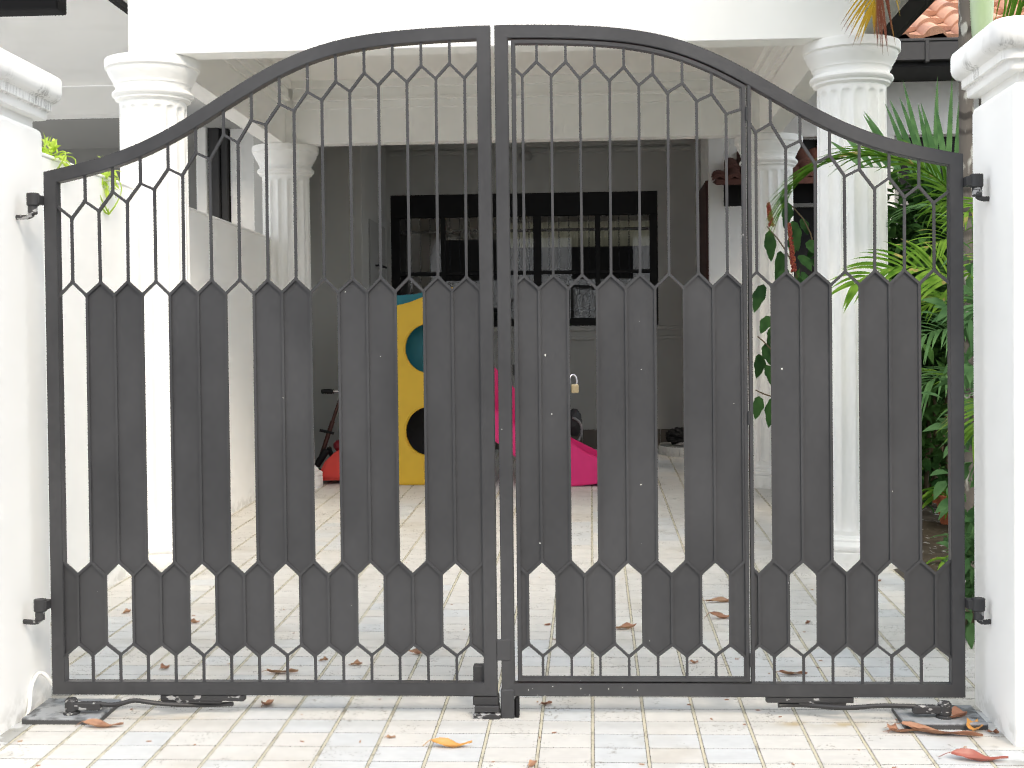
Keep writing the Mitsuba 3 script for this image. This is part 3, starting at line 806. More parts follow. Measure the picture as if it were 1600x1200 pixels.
obj(C + '__slide', [ext_xz(near, 6.86, 6.93, 0.012), ext_xz(far, 7.37, 7.44, 0.012), ext_xz(bed_, 6.93, 7.37)], 'mat_pink')

S = 'kick_scooter'
lab(S, 'dark folding kick scooter leaning by the rear left column', 'kick scooter')
d0, d1 = np.array([-2.225, 7.22, 0.43]), np.array([-1.965, 7.20, 1.17])
ax = lambda t: (d0 + (d1 - d0) * t).tolist()
obj(S + '__stem', [tube([ax(0.06), ax(0.62)], 0.021, 10), tube([ax(0.6), ax(1.0)], 0.015, 10)], 'mat_wood', 40)
obj(S + '__clamp', tube([(-2.185, 7.2, 0.805), (-2.115, 7.19, 0.79), (-2.05, 7.2, 0.775)], 0.013, 8), 'mat_black', 40)
obj(S + '__fork', [tube([(-2.12, 7.2, 0.62), (-2.20, 7.19, 0.50), (-2.235, 7.18, 0.42)], [0.036, 0.032, 0.02], 10), tube([(-2.11, 7.24, 0.64), (-2.07, 7.28, 0.5), (-2.05, 7.3, 0.43)], 0.022, 8)], 'mat_black', 40)
obj(S + '__handlebar', tube([(-2.15, 7.2, 1.172), (-1.965, 7.2, 1.17), (-1.78, 7.2, 1.168)], 0.012, 10), 'mat_steel', 40)
for a_, b_ in ((-2.165, -2.05), (-1.88, -1.765)):
    obj(S + '__grip', tube([(a_, 7.2, 1.172), ((a_ + b_) / 2, 7.2, 1.171), (b_, 7.2, 1.17)], [0.020, 0.024, 0.022], 12), 'mat_black', 40)
tor = trimesh.creation.torus(0.062, 0.02, major_sections=28, minor_sections=10)
tor.apply_transform(trimesh.transformations.rotation_matrix(math.pi / 2, (1, 0, 0.4)))
for wx, wy in ((-2.235, 7.17), (-1.72, 7.75)):
    q = tor.copy(); q.apply_translation((wx, wy, gz(wy) + 0.084))
    obj(S + '__wheel', q, 'mat_black', 40)
obj(S + '__deck', tube([(-2.15, 7.3, 0.42), (-1.95, 7.5, 0.40), (-1.76, 7.7, 0.41)], 0.035, 8), 'mat_grey', 40)

R_ = 'ride_on_toy'
lab(R_, 'red plastic ride-on toy beside the dark scooter', 'ride-on toy')
bodyp = rounded(Polygon([(-2.175, 0.34), (-2.165, 0.42), (-2.12, 0.515), (-2.02, 0.605), (-1.92, 0.655), (-1.6, 0.65), (-1.45, 0.55), (-1.42, 0.34)]), 0.03)
bm = ext_xz(bodyp, 7.05, 7.45, 0.03)
obj(R_ + '__body', bm, 'mat_red')
obj(R_ + '__seat', [cbox(-2.08, -1.6, 7.28, 7.52, 0.60, 0.70, 0.03)], 'mat_darkred')
obj(R_ + '__wheel', [tube([(-1.6, 7.04, 0.37), (-1.6, 7.46, 0.37)], 0.06, 16)], 'mat_black', 40)

ico = trimesh.creation.icosphere(subdivisions=4)
def blob(cx, cy, cz, rx_, ry_, rz_, amp, seed, fr_=3.0):
    m = ico.copy()
    v = m.vertices
    v = v * (1 + amp * (nfbm(v * fr_ + 5, seed=seed)[:, None] - 0.5) * 2)
    m.vertices = v * [rx_, ry_, rz_] + [cx, cy, cz]
    return m


lab('toy_bundle', 'dark rounded bundle behind the foot of the pink slide', 'bundle')
obj('toy_bundle__bundle', blob(0.215, 7.75, 0.83, 0.075, 0.07, 0.135, 0.10, 3), 'mat_iron', True)
obj('toy_bundle__strap', [tube(smooth_curve([(0.20, 7.66, 0.88), (0.27, 7.64, 0.83), (0.285, 7.66, 0.74), (0.25, 7.66, 0.66)], 14), 0.012, 8)], 'mat_grey', 40)
lab('cloth_heap', 'black crumpled heap lying on the rounded step', 'heap')
obj('cloth_heap__heap', [blob(1.36, 9.35, 0.60, 0.17, 0.13, 0.095, 0.42, 7, 3.5), blob(1.50, 9.33, 0.57, 0.16, 0.12, 0.08, 0.42, 11, 3.5)], 'mat_black', 30)
obj('cloth_heap__pale_cloth', blob(1.42, 9.22, 0.515, 0.13, 0.10, 0.025, 0.35, 5, 3.0), 'mat_grey', 30)

# ------------------------------------------------------------------ plants
def strip(P, w, nrm, fold=0.0):
    """a leaf blade along the points P with half widths w, bent about its midrib"""
    P = np.asarray(P, float)
    t = np.gradient(P, axis=0)
    s = np.cross(t, nrm)
    s /= np.maximum(np.linalg.norm(s, axis=1, keepdims=True), 1e-9)
    u = np.cross(s, t); u /= np.maximum(np.linalg.norm(u, axis=1, keepdims=True), 1e-9)
    w = np.asarray(w)[:, None]
    L, Rr = P - s * w + u * w * fold, P + s * w + u * w * fold
    n = len(P)
    V = np.vstack([L, P, Rr])
    i = np.arange(n - 1)
    F = np.vstack([np.stack([i, i + 1, n + i + 1], 1), np.stack([i, n + i + 1, n + i], 1), np.stack([n + i, n + i + 1, 2 * n + i + 1], 1), np.stack([n + i, 2 * n + i + 1, 2 * n + i], 1)])
    return V, F


def merge(parts):
    V, F, o = [], [], 0
    for v, f in parts:
        V.append(v); F.append(f + o); o += len(v)
    return trimesh.Trimesh(np.vstack(V), np.vstack(F), process=False)


def frond(ctrl, n, length, width, ang=(65, 25), droop=0.5, normal=(0, 0, 1), rng=None, lift=0.25, start=0.16, sides=(-1, 1), rr=0.007, len_fn=None, jit=1.0):
    rng = rng or random.Random(1)
    P = smooth_curve(ctrl, 24)
    tt = np.gradient(P, axis=0); tt /= np.linalg.norm(tt, axis=1, keepdims=True)
    nm = np.array(normal, float)
    parts = []
    for i in range(n):
        t = start + (1 - start) * (i + 0.5) / n
        for sd in sides:
            tk = min(0.999, max(0, t + jit * rng.uniform(-.4, .4) / n)) * 23
            k = int(tk); f = tk - k
            p = P[k] * (1 - f) + P[min(k + 1, 23)] * f
            d = tt[k]
            side = np.cross(d, nm); side /= np.linalg.norm(side)
            a = math.radians(ang[0] + (ang[1] - ang[0]) * t + jit * rng.uniform(-6, 6))
            up = np.cross(side, d)
            dir_ = d * math.cos(a) + sd * side * math.sin(a) + up * lift * rng.uniform(0.6, 1.3)
            dir_ /= np.linalg.norm(dir_)
            L = length * (len_fn(t) if len_fn else math.sin(math.pi * (0.16 + 0.76 * t)) ** 0.8) * rng.uniform(0.88, 1.08)
            s = np.linspace(0, 1, 7)
            Q = p + np.outer(s * L, dir_) + np.outer(-(s ** 2.1) * L * droop * rng.uniform(0.7, 1.3), [0, 0, 1])
            w = width * np.clip(np.minimum(0.35 + 3.2 * s, 1.0) * (1 - s ** 2.6), 0.04, 1) * rng.uniform(0.85, 1.1)
            parts.append(strip(Q, w / 2, up + np.array([0, 0, 0.02]), 0.35))
    stem = tube(P, np.linspace(rr, rr * 0.35, 24), 6)
    parts.append((np.array(stem.vertices), np.array(stem.faces)))
    return merge(parts)


rp = random.Random(21)
A = 'areca_palm'
lab(A, 'leafy green palm clump by the right pillar with fronds arching over the gate', 'palm')
obj(A + '__frond', frond([(2.72, 2.5, 1.75), (2.50, 2.25, 2.24), (2.24, 2.2, 2.50), (1.93, 2.2, 2.58), (1.66, 2.22, 2.52), (1.48, 2.25, 2.30)], 40, 0.44, 0.026, (44, 14), 0.42, (0, 0.1, 1), rp, 0.15, start=0.2), 'mat_palm', True)
obj(A + '__frond', frond([(2.85, 2.75, 1.7), (2.72, 2.68, 2.15), (2.62, 2.65, 2.36), (2.40, 2.64, 2.49), (2.18, 2.64, 2.56), (1.98, 2.64, 2.57)], 18, 0.70, 0.040, (80, 44), 0.10, (0.0, -1, 0.12), rp, 0.08, start=0.42, sides=(1,), len_fn=lambda t: 1.0 - 0.62 * max(0, (t - 0.55) / 0.45), jit=0.45), 'mat_palmcool', True)
obj(A + '__frond', frond([(2.95, 3.0, 1.7), (2.80, 2.9, 2.15), (2.70, 2.85, 2.40), (2.55, 2.84, 2.50), (2.40, 2.84, 2.52)], 9, 0.66, 0.036, (95, 75), 0.08, (0.0, -1, 0.12), rp, 0.08, start=0.5, sides=(1,), len_fn=lambda t: 1.0), 'mat_palmcool', True)
obj(A + '__frond', frond([(2.75, 2.3, 1.55), (2.45, 2.05, 1.82), (2.2, 1.98, 1.93), (1.98, 1.96, 1.93), (1.80, 1.95, 1.84)], 28, 0.38, 0.024, (62, 24), 0.30, (0.0, -0.75, 0.6), rp, 0.12, start=0.08), 'mat_palm', True)
fspec = [((2.75, 2.5, 1.1), (2.5, 2.2, 1.52), (2.3, 2.05, 1.60), (2.12, 1.95, 1.50)), ((2.8, 2.6, 1.5), (2.6, 2.35, 1.98), (2.42, 2.2, 2.10), (2.2, 2.1, 2.02)), ((2.75, 2.5, 1.3), (2.55, 2.3, 1.68), (2.36, 2.2, 1.76), (2.15, 2.15, 1.66)),
         ((2.6, 1.6, 1.2), (2.42, 1.3, 1.62), (2.25, 1.05, 1.70), (2.12, 0.9, 1.58)), ((2.6, 1.6, 1.0), (2.45, 1.2, 1.2), (2.28, 1.0, 1.22), (2.14, 0.85, 1.08)), ((2.7, 1.8, 1.6), (2.5, 1.5, 2.1), (2.3, 1.25, 2.2), (2.15, 1.1, 2.1)),
         ((2.85, 2.7, 1.0), (2.55, 2.3, 1.30), (2.30, 2.1, 1.34), (2.12, 2.05, 1.22)),
         ((2.9, 2.7, 1.2), (2.7, 2.2, 1.75), (2.50, 1.9, 1.95), (2.35, 1.75, 1.85)), ((2.95, 2.8, 1.4), (2.8, 2.5, 2.1), (2.55, 2.35, 2.36), (2.32, 2.3, 2.28)),
         ((3.0, 2.9, 1.5), (2.8, 3.1, 2.1), (2.55, 3.2, 2.38), (2.3, 3.25, 2.30)),
         ((3.0, 2.9, 1.3), (2.75, 3.1, 1.7), (2.5, 3.2, 1.85), (2.28, 3.3, 1.72)), ((3.0, 2.8, 1.6), (2.9, 2.5, 2.3), (2.75, 2.3, 2.55), (2.58, 2.2, 2.50)), ((2.9, 2.6, 0.8), (2.75, 2.1, 1.3), (2.6, 1.7, 1.45), (2.5, 1.45, 1.36)),
         ((3.0, 3.0, 1.0), (2.7, 3.3, 1.3), (2.5, 3.4, 1.35), (2.3, 3.5, 1.2))]
for i, f in enumerate(fspec):
    obj(A + '__frond', frond(f, 22, 0.37, 0.023, (60, 25), 0.42, (rp.uniform(-.2, .2), rp.uniform(-.8, 0.1), 1), rp, 0.15, start=0.1), 'mat_palm' if i % 3 else 'mat_palmcool', True)
for i in range(6):
    x, y = 2.75 + 0.3 * rp.random(), 2.4 + 0.7 * rp.random()
    obj(A + '__cane', tube(smooth_curve([(x, y, 0.08), (x - 0.03 + .06 * rp.random(), y, 0.8), (x - .05 + .1 * rp.random(), y - 0.05, 1.6)], 12), np.linspace(0.022, 0.014, 12), 8), 'mat_cane', 40)


def ringed_trunk(x, y, z0, z1, r0, r1, lean=0.0):
    zz = np.arange(z0, z1, 0.02)
    k = np.arange(len(zz))
    rr = np.interp(zz, [z0, z1], [r0, r1]) * (1 + 0.05 * ((k % 5) == 0))
    return tube(np.stack([x + lean * (zz - z0), np.full(len(zz), y), zz], 1), rr, 18)


P1 = 'tall_palm'
lab(P1, 'slim grey palm trunk rising just left of the right pillar cap', 'palm')
obj(P1 + '__trunk', ringed_trunk(2.425, 2.0, 0.05, 4.6, 0.042, 0.036), 'mat_trunk', 40)
for i in range(7):
    a = i * 0.9 + 0.3
    ux, uy = math.cos(a), math.sin(a)
    obj(P1 + '__frond', frond([(2.425, 2.0, 4.55), (2.425 + .35 * ux, 2.0 + .35 * uy, 5.0), (2.425 + .9 * ux, 2.0 + .9 * uy, 5.05), (2.425 + 1.3 * ux, 2.0 + 1.3 * uy, 4.75)], 22, 0.4, 0.03, (60, 30), 0.35, (0, 0, 1), rp), 'mat_palm', True)
obj(P1 + '__dry_frond', frond([(2.20, 2.8, 3.86), (2.165, 2.8, 3.78), (2.13, 2.8, 3.68), (2.09, 2.8, 3.52)], 13, 0.30, 0.016, (42, 14), 0.35, (0, -1, 0.1), rp, 0.05, start=0.0, rr=0.009), 'mat_yellowfrond', True, label='hanging dry yellow and brown frond')
P2 = 'tall_palm_001'
lab(P2, 'palm with smooth pale green crownshaft above the right pillar cap', 'palm')
obj(P2 + '__trunk', ringed_trunk(2.530, 2.0, 0.05, 3.06, 0.040, 0.036), 'mat_trunk', 40)
obj(P2 + '__crownshaft', lathe([(0.030, 3.04), (0.044, 3.08), (0.056, 3.14), (0.067, 3.24), (0.074, 3.38), (0.074, 3.55), (0.066, 3.8), (0.05, 4.05), (0.03, 4.3)], 2.500, 2.0, 24), 'mat_crownshaft', True)
for i in range(8):
    a = i * 0.785 + 0.1
    ux, uy = math.cos(a), math.sin(a)
    obj(P2 + '__frond', frond([(2.5, 2.0, 4.0), (2.5 + .3 * ux, 2.0 + .3 * uy, 4.45), (2.5 + .8 * ux, 2.0 + .8 * uy, 4.55), (2.5 + 1.25 * ux, 2.0 + 1.25 * uy, 4.25)], 24, 0.42, 0.03, (60, 30), 0.4, (0, 0, 1), rp), 'mat_palm', True)
obj(P2 + '__frond', frond([(2.55, 2.2, 4.1), (2.75, 2.5, 4.1), (2.95, 2.8, 3.78), (3.05, 2.95, 3.3)], 26, 0.45, 0.026, (70, 40), 0.3, (0.2, -1, 0.3), rp), 'mat_palm', True)


def leaf_mesh(p, q, wid, nrm, curl=0.15, seg=7, shape='ovate', wave=0.0, rng=None):
    p, q = np.array(p, float), np.array(q, float)
    L = np.linalg.norm(q - p)
    s = np.linspace(0, 1, seg)
    nrm = np.array(nrm, float); nrm /= np.linalg.norm(nrm)
    Q = p + np.outer(s, q - p) + np.outer(np.sin(np.pi * s) * L * curl, nrm)
    w = wid * (np.sin(np.pi * s ** 0.75) ** 0.9) * 0.5 + 0.001
    if wave:
        w = w * (1 + wave * np.sin(s * 17))
    return strip(Q, w, nrm, 0.28)


V_ = 'flowering_vine'
lab(V_, 'leafy dark green plant with red flower spikes by the rear right column', 'plant')
VL = [(1.82, 2.47, 1.84, 2.22), (1.92, 2.31, 1.87, 2.07), (1.97, 2.7, 1.95, 2.49), (2.0, 2.54, 2.04, 2.29), (2.09, 2.57, 2.15, 2.44), (2.01, 2.44, 2.01, 2.26), (2.1, 2.36, 2.24, 2.28), (2.04, 2.26, 2.14, 2.13), (1.94, 2.73, 1.92, 2.67),
      (1.78, 2.04, 1.7, 1.81), (1.84, 1.91, 1.86, 1.79), (1.83, 1.78, 1.74, 1.64), (1.86, 1.72, 1.8, 1.54), (1.78, 1.56, 1.85, 1.37), (1.74, 1.48, 1.72, 1.28), (1.79, 1.39, 1.82, 1.23), (1.86, 1.13, 1.81, 0.88), (1.73, 1.14, 1.7, 0.95),
      (2.22, 2.62, 2.26, 2.41), (2.14, 2.23, 2.26, 2.15), (1.96, 2.16, 1.88, 2.03), (2.06, 2.13, 2.12, 2.0), (2.19, 2.38, 2.12, 2.23), (2.28, 2.5, 2.2, 2.3), (2.1, 2.1, 2.02, 1.95), (2.2, 2.12, 2.3, 1.98)]
rv = random.Random(5)
for _ in range(26):
    x, z = rv.uniform(1.95, 2.45), rv.uniform(0.7, 2.0)
    VL.append((x, z, x + rv.uniform(-.12, .1), z - rv.uniform(0.12, 0.24)))
for i, (xa, za, xb, zb_) in enumerate(VL):
    y = 5.5 + rv.uniform(-.12, .12) if i < 26 else 5.6 + rv.uniform(-.3, .3)
    m = merge([leaf_mesh((xa, y, za), (xb, y + rv.uniform(-.05, .05), zb_), rv.uniform(0.072, 0.098) * (0.7 if math.hypot(xb - xa, zb_ - za) < 0.15 else 1.1), (rv.uniform(-.5, .5), -1, rv.uniform(0.0, .5)), 0.10, 9, wave=0.12)])
    obj(V_ + '__leaf', m, 'mat_vine', True)
for st in ([(2.25, 5.7, 0.2), (2.2, 5.6, 0.9), (2.12, 5.55, 1.6), (2.0, 5.5, 2.2), (1.87, 5.5, 2.42), (1.80, 5.5, 2.50)], [(2.3, 5.7, 0.2), (2.25, 5.6, 1.2), (2.2, 5.5, 2.0), (2.12, 5.5, 2.5), (2.0, 5.5, 2.66)],
           [(2.15, 5.55, 0.8), (2.0, 5.5, 1.25), (1.88, 5.5, 1.45), (1.72, 5.5, 1.62)], [(2.1, 5.55, 0.7), (1.95, 5.5, 1.1), (1.85, 5.5, 1.13), (1.70, 5.5, 1.19)], [(2.2, 5.55, 1.1), (2.0, 5.5, 1.6), (1.87, 5.5, 1.9), (1.82, 5.5, 2.05)],
           [(2.12, 5.55, 1.6), (2.2, 5.5, 2.05), (2.3, 5.5, 2.15)]):
    obj(V_ + '__stem', tube(smooth_curve(st, 20), np.linspace(0.010, 0.005, 20), 6), 'mat_stem', 40)


def spike(p, q, key):
    p, q = np.array(p), np.array(q)
    ms, rs = [], random.Random(int(p[2] * 1000))
    b = trimesh.creation.icosphere(subdivisions=1, radius=1.0)
    for i in range(110):
        t = rs.random()
        a = rs.random() * 6.28
        r = 0.020 * (1 - 0.5 * t)
        c = p + (q - p) * t + np.array([r * math.cos(a), r * math.sin(a), 0])
        m = b.copy(); m.vertices = m.vertices * [0.007, 0.007, 0.011] + c
        ms.append(m)
    ms.append(tube([p, (p + q) / 2, q], [0.013, 0.011, 0.006], 8))
    obj(key, ms, 'mat_flower')


spike((1.83, 5.45, 2.50), (1.805, 5.45, 2.68), V_ + '__flower_spike')
spike((2.00, 5.42, 2.13), (1.965, 5.42, 2.52), V_ + '__flower_spike')
spike((2.30, 3.9, 2.12), (2.31, 3.9, 2.36), V_ + '__flower_spike')


def shrub(key, label, c, r, n, mat, ls=(0.09, 0.16), seed=1, wid=0.45, grp=None, stems=5, clump=1.0):
    rs = random.Random(seed)
    lab(key, label, 'shrub', grp)
    parts = []
    cl = [(np.array([rs.gauss(0, .45), rs.gauss(0, .45), rs.uniform(-0.9, 0.9)]) * r + c, rs.uniform(.18, .34) * clump) for _ in range(26)]
    for i in range(n):
        cc, rad = rs.choice(cl)
        d = np.array([rs.gauss(0, 1), rs.gauss(0, 1), rs.gauss(0, 1)]); d /= np.linalg.norm(d)
        p = cc + d * rad * rs.random() ** 0.4
        p[2] = max(p[2], gz(p[1]) + 0.05)
        if 2.4 < p[0] < 3.2 and 3.0 < p[1] < 4.5 and p[2] < 0.9:
            continue
        L = rs.uniform(*ls)
        out_ = d * 0.6 + np.array([rs.gauss(0, .4), rs.gauss(0, .4) - 0.25, rs.gauss(-0.15, .4)])
        out_ /= np.linalg.norm(out_)
        nr = np.cross(out_, [rs.gauss(0, 1), rs.gauss(0, 1), 0.2])
        if nr[2] < 0:
            nr = -nr
        nr += np.array([0, -0.2, 0.6])
        parts.append(leaf_mesh(p, p + out_ * L, L * wid, nr, 0.08, 5))
    obj(key + '__foliage', merge(parts), mat, True)
    st = []
    for i in range(stems):
        b = np.array([c[0] + rs.gauss(0, .3) * r[0], c[1] + rs.gauss(0, .5) * r[1], c[2] - r[2] - 0.12]) if 'lime' in key else np.array([c[0] + rs.gauss(0, .25) * r[0], c[1] + rs.gauss(0, .25) * r[1], max(gz(c[1]), 0) + 0.03]) if c[2] < 2.2 else np.array([c[0], c[1], 0.1])
        e = cl[i % len(cl)][0]
        st.append(tube(smooth_curve([b, (b + e) / 2 + [rs.gauss(0, .08), rs.gauss(0, .08), 0.1], e], 10), np.linspace(0.02, 0.008, 10) * (0.25 if 'lime' in key else 1), 6))
    obj(key + '__stem', st, 'mat_lime' if 'lime' in key else 'mat_stem', 40)


G_ = 'dark shrubs behind the palm clump'
shrub('shrub', 'dark broad-leaved shrub behind the palms, nearest the front right column', np.array([2.85, 5.1, 1.3]), np.array([0.42, 0.35, 1.0]), 1500, 'mat_broad', (0.10, 0.19), 3, 0.48, G_)
shrub('shrub_001', 'tall dark shrub behind the palms against the right wing window', np.array([3.3, 6.3, 1.5]), np.array([0.75, 0.7, 1.35]), 1800, 'mat_broad', (0.10, 0.2), 8, 0.45, G_)
shrub('shrub_002', 'dark leafy shrub farther right behind the palm canes', np.array([3.5, 3.6, 1.35]), np.array([0.36, 0.5, 1.2]), 1600, 'mat_broad', (0.10, 0.2), 13, 0.45, G_)
shrub('shrub_003', 'low bushy shrub behind the rear right column', np.array([2.75, 7.4, 1.25]), np.array([0.42, 0.5, 0.85]), 900, 'mat_broad', (0.10, 0.18), 17, 0.5, G_)
shrub('shrub_004', 'tall dark shrub deep in the bed under the roof gutter', np.array([4.1, 7.6, 1.5]), np.array([0.8, 0.6, 1.25]), 1500, 'mat_broad', (0.12, 0.22), 29, 0.45, G_)
shrub('shrub_005', 'dark shrub between the potted plant and the far wall', np.array([3.05, 5.3, 2.15]), np.array([0.45, 0.5, 0.75]), 800, 'mat_broad', (0.12, 0.20), 37, 0.45, G_)
shrub('shrub_006', 'slender bright green bush in the slot between the gate stile and the right pillar', np.array([2.26, 1.25, 1.15]), np.array([0.05, 0.12, 1.15]), 420, 'mat_palmcool', (0.08, 0.15), 41, 0.40, stems=3, clump=0.4)
shrub('lime_shrub', 'bright lime green shoots showing above the left wall', np.array([-2.63, 1.92, 2.60]), np.array([0.06, 0.16, 0.045]), 170, 'mat_lime', (0.045, 0.08), 23, 0.40, clump=0.3)
shrub('lime_shrub_001', 'few lime green leaves hanging over the left wall beside the front left column', np.array([-2.54, 2.60, 2.58]), np.array([0.03, 0.045, 0.09]), 55, 'mat_lime', (0.045, 0.075), 24, 0.40, clump=0.2)

# potted plant
lab('potted_plant', 'terracotta flower pot with grassy leaves between the shrubs', 'potted plant')
px_, py_ = 2.985, 4.25
pz = gz(py_) + 0.02
obj('potted_plant__pot', lathe([(0.10, pz), (0.125, pz), (0.165, pz + 0.21), (0.19, pz + 0.212), (0.195, pz + 0.27), (0.17, pz + 0.272), (0.16, pz + 0.23), (0.02, pz + 0.22)], px_, py_, 32), 'mat_pot', 40)
parts, rs = [], random.Random(31)
for i in range(46):
    a = rs.random() * 6.28
    L = rs.uniform(0.25, 0.5)
    d = np.array([math.cos(a) * .7, math.sin(a) * .7 - 0.2, rs.uniform(.4, 1.0)]); d /= np.linalg.norm(d)
    s = np.linspace(0, 1, 8)
    Q = np.array([px_ + .07 * math.cos(a), py_ + .07 * math.sin(a), pz + 0.22]) + np.outer(s * L, d) - np.outer(s ** 2 * L * 0.75, [0, 0, 1])
    parts.append(strip(Q, 0.014 * np.sin(np.pi * np.clip(s * .9 + .08, 0, 1)) + .001, np.array([0, -.3, 1.0]), 0.3))
obj('potted_plant__foliage', merge(parts), 'mat_palm', True)
parts = []
for (bx0, by0, n_) in ((2.60, 2.9, 9), (2.55, 2.2, 12), (2.75, 1.5, 14)):
    for i in range(n_):
        a = rs.random() * 6.28
        L = rs.uniform(0.16, 0.32)
        d = np.array([math.cos(a), math.sin(a) * .8 - 0.2, rs.uniform(.5, 1.1)]); d /= np.linalg.norm(d)
        s = np.linspace(0, 1, 7)
        Q = np.array([bx0, by0, gz(by0) + 0.05]) + np.outer(s * L, d) - np.outer(s ** 2 * L * 0.8, [0, 0, 1])
        parts.append(strip(Q, 0.020 * np.sin(np.pi * np.clip(s * .9 + .08, 0, 1)) + .001, np.array([0, -.3, 1.0]), 0.3))
obj('ground_plants', merge(parts), 'mat_palm', True, kind='stuff', label='low strap-leaved plants along the soil bed', cat='ground cover')

# ------------------------------------------------------------------ fallen leaves on the drive
def fallen(x, y, L, wid, rot, curl, mat, label, seed, grp=None, twist=0.3, dz=0.0, fold=0.5):
    rs = random.Random(seed)
    n = 11
    s = np.linspace(0, 1, n)
    w = wid * 0.5 * np.sin(np.pi * np.clip(s, 0.02, 0.985) ** 0.85) ** 0.85 * (1 + 0.10 * np.sin(s * 14 + seed))
    V, F = [], []
    m = 7
    for i in range(n):
        for j in range(m):
            v = (j / (m - 1) - 0.5) * 2
            lx = (s[i] - 0.5) * L
            ly = v * w[i]
            z = curl * L * ((s[i] - 0.5) * 2) ** 2 * (0.6 + 0.4 * math.sin(seed + 2 * s[i])) + fold * abs(v) ** 1.6 * w[i] * (1 + 0.5 * math.sin(5 * s[i] + seed)) + twist * v * w[i] * math.sin(3.0 * s[i] + seed)
            z += 0.004 * math.sin(9 * s[i] + 4 * v + seed)
            V.append((lx, ly * (1 - 0.3 * fold * abs(v)), z))
    for i in range(n - 1):
        for j in range(m - 1):
            a = i * m + j
            F += [(a, a + 1, a + m + 1), (a, a + m + 1, a + m)]
    V = np.array(V)
    V[:, 2] -= V[:, 2].min() - 0.0015
    st = tube([(-0.5 * L, 0, V[3][2]), (-0.6 * L, 0.01 * L, V[3][2] * 0.6 + 0.003), (-0.72 * L, 0.04 * L, 0.004)], [0.0016, 0.0014, 0.0012], 6)
    q = trimesh.util.concatenate([trimesh.Trimesh(V, F, process=False), st])
    c_, s__ = math.cos(rot), math.sin(rot)
    X = q.vertices.copy()
    q.vertices = np.stack([x + c_ * X[:, 0] - s__ * X[:, 1], y + s__ * X[:, 0] + c_ * X[:, 1], X[:, 2]], 1)
    q.vertices[:, 2] += gz(q.vertices[:, 1]) + 0.001 + dz
    obj('fallen_leaf', q, mat, True, label=label, cat='leaf', group=grp or 'fallen leaves on the drive')


D_, RD, OR = 'mat_dead', 'mat_deadred', 'mat_deadorange'
FL = [(-1.00, 0.16, .075, .06, 1.3, .25, D_, 'pinkish brown leaf standing up under the left leaf bottom rail'),
      (-1.05, 0.65, .145, .05, 0.1, .16, D_, 'long curled brown leaf behind the left leaf, left of its middle bars'),
      (-0.90, 0.87, .04, .03, .4, .1, D_, 'tiny brown leaf behind the left leaf, beyond the long curled one'),
      (-0.73, 0.79, .055, .035, 0.2, .15, D_, 'small pale brown leaf behind the middle of the left leaf'),
      (-0.47, 0.99, .08, .035, -.2, .25, D_, 'dark curled leaf behind the left leaf near the meeting stile'),
      (-0.16, -0.37, .155, .05, 0.05, .16, OR, 'curled orange leaf alone on the tiles in front of the gate stop'),
      (-0.41, -0.27, .035, .02, .3, .1, D_, 'tiny grey brown leaf left of the curled orange one'),
      (0.185, 0.18, .05, .03, .5, .2, D_, 'small brown leaf beside the gate stop on its right'),
      (0.157, -0.575, .05, .04, 1.2, .3, D_, 'small brown leaf at the bottom edge right of centre'),
      (0.55, 1.50, .115, .05, 0.25, .22, D_, 'light brown curled leaf seen in the second lower gap of the wicket door'),
      (1.10, 2.12, .17, .04, 0.05, .08, D_, 'flat tan leaf behind the wicket door, the farther of two by its hinge side'),
      (1.07, 1.73, .14, .05, 0.2, .25, D_, 'curled brown leaf behind the wicket door, the nearer of two by its hinge side'),
      (0.853, 0.84, .04, .025, .3, .2, D_, 'tiny reddish leaf under the wicket door bars'),
      (1.283, 0.65, .125, .045, 0.0, .10, D_, 'boat-shaped brown leaf right of the wicket door'),
      (1.50, 1.62, .035, .03, .9, .3, D_, 'tiny orange brown leaf behind the right leaf'),
      (-2.20, 1.86, .05, .04, .9, .3, D_, 'small brown leaf by the foot of the left wall'),
      (-1.757, 1.62, .07, .03, 0.1, .1, D_, 'thin reddish leaf behind the left leaf, second gap'),
      (-1.622, 0.72, .05, .04, 1.0, .15, D_, 'small pink leaf behind the bottom bars near the left hinge'),
      (-1.60, -0.15, .16, .055, 0.08, .12, D_, 'orange brown leaf in front of the left ground plate'),
      (1.73, -0.19, .30, .085, -.28, .10, D_, 'big long curled tan leaf in front of the right ground plate'),
      (1.615, -0.165, .15, .05, 0.12, .12, D_, 'narrow brown leaf tucked under the big curled tan one'),
      (1.825, -0.05, .10, .085, 0.5, .20, D_, 'broad tan leaf lying on the right ground plate'),
      (1.87, -0.135, .085, .075, 1.1, .35, OR, 'crumpled orange leaf at the right corner of the right ground plate'),
      (1.55, -0.15, .06, .05, 1.0, .3, D_, 'small upright brown leaf at the left corner of the right ground plate'),
      (1.79, -0.485, .20, .065, -0.12, .10, RD, 'bright red brown leaf on the tiles at the lower right'),
      (2.07, 2.67, .06, .03, .3, .15, D_, 'small dark leaf behind the right leaf near the soil bed'),
      (0.145, 1.57, .03, .025, .3, .2, D_, 'tiny brown leaf in the first lower gap of the wicket door'),
      (1.93, -0.17, .045, .03, -.6, .2, D_, 'small dark red leaf at the foot of the right pillar')]
for i, (x, y, L, w_, rot, cu, m_, lb) in enumerate(FL):
    fallen(x, y, L, w_, rot, cu, m_, lb, 40 + i, dz=0.022 if 'lying on the right' in lb else 0.0)
rs = random.Random(77)
deb = []
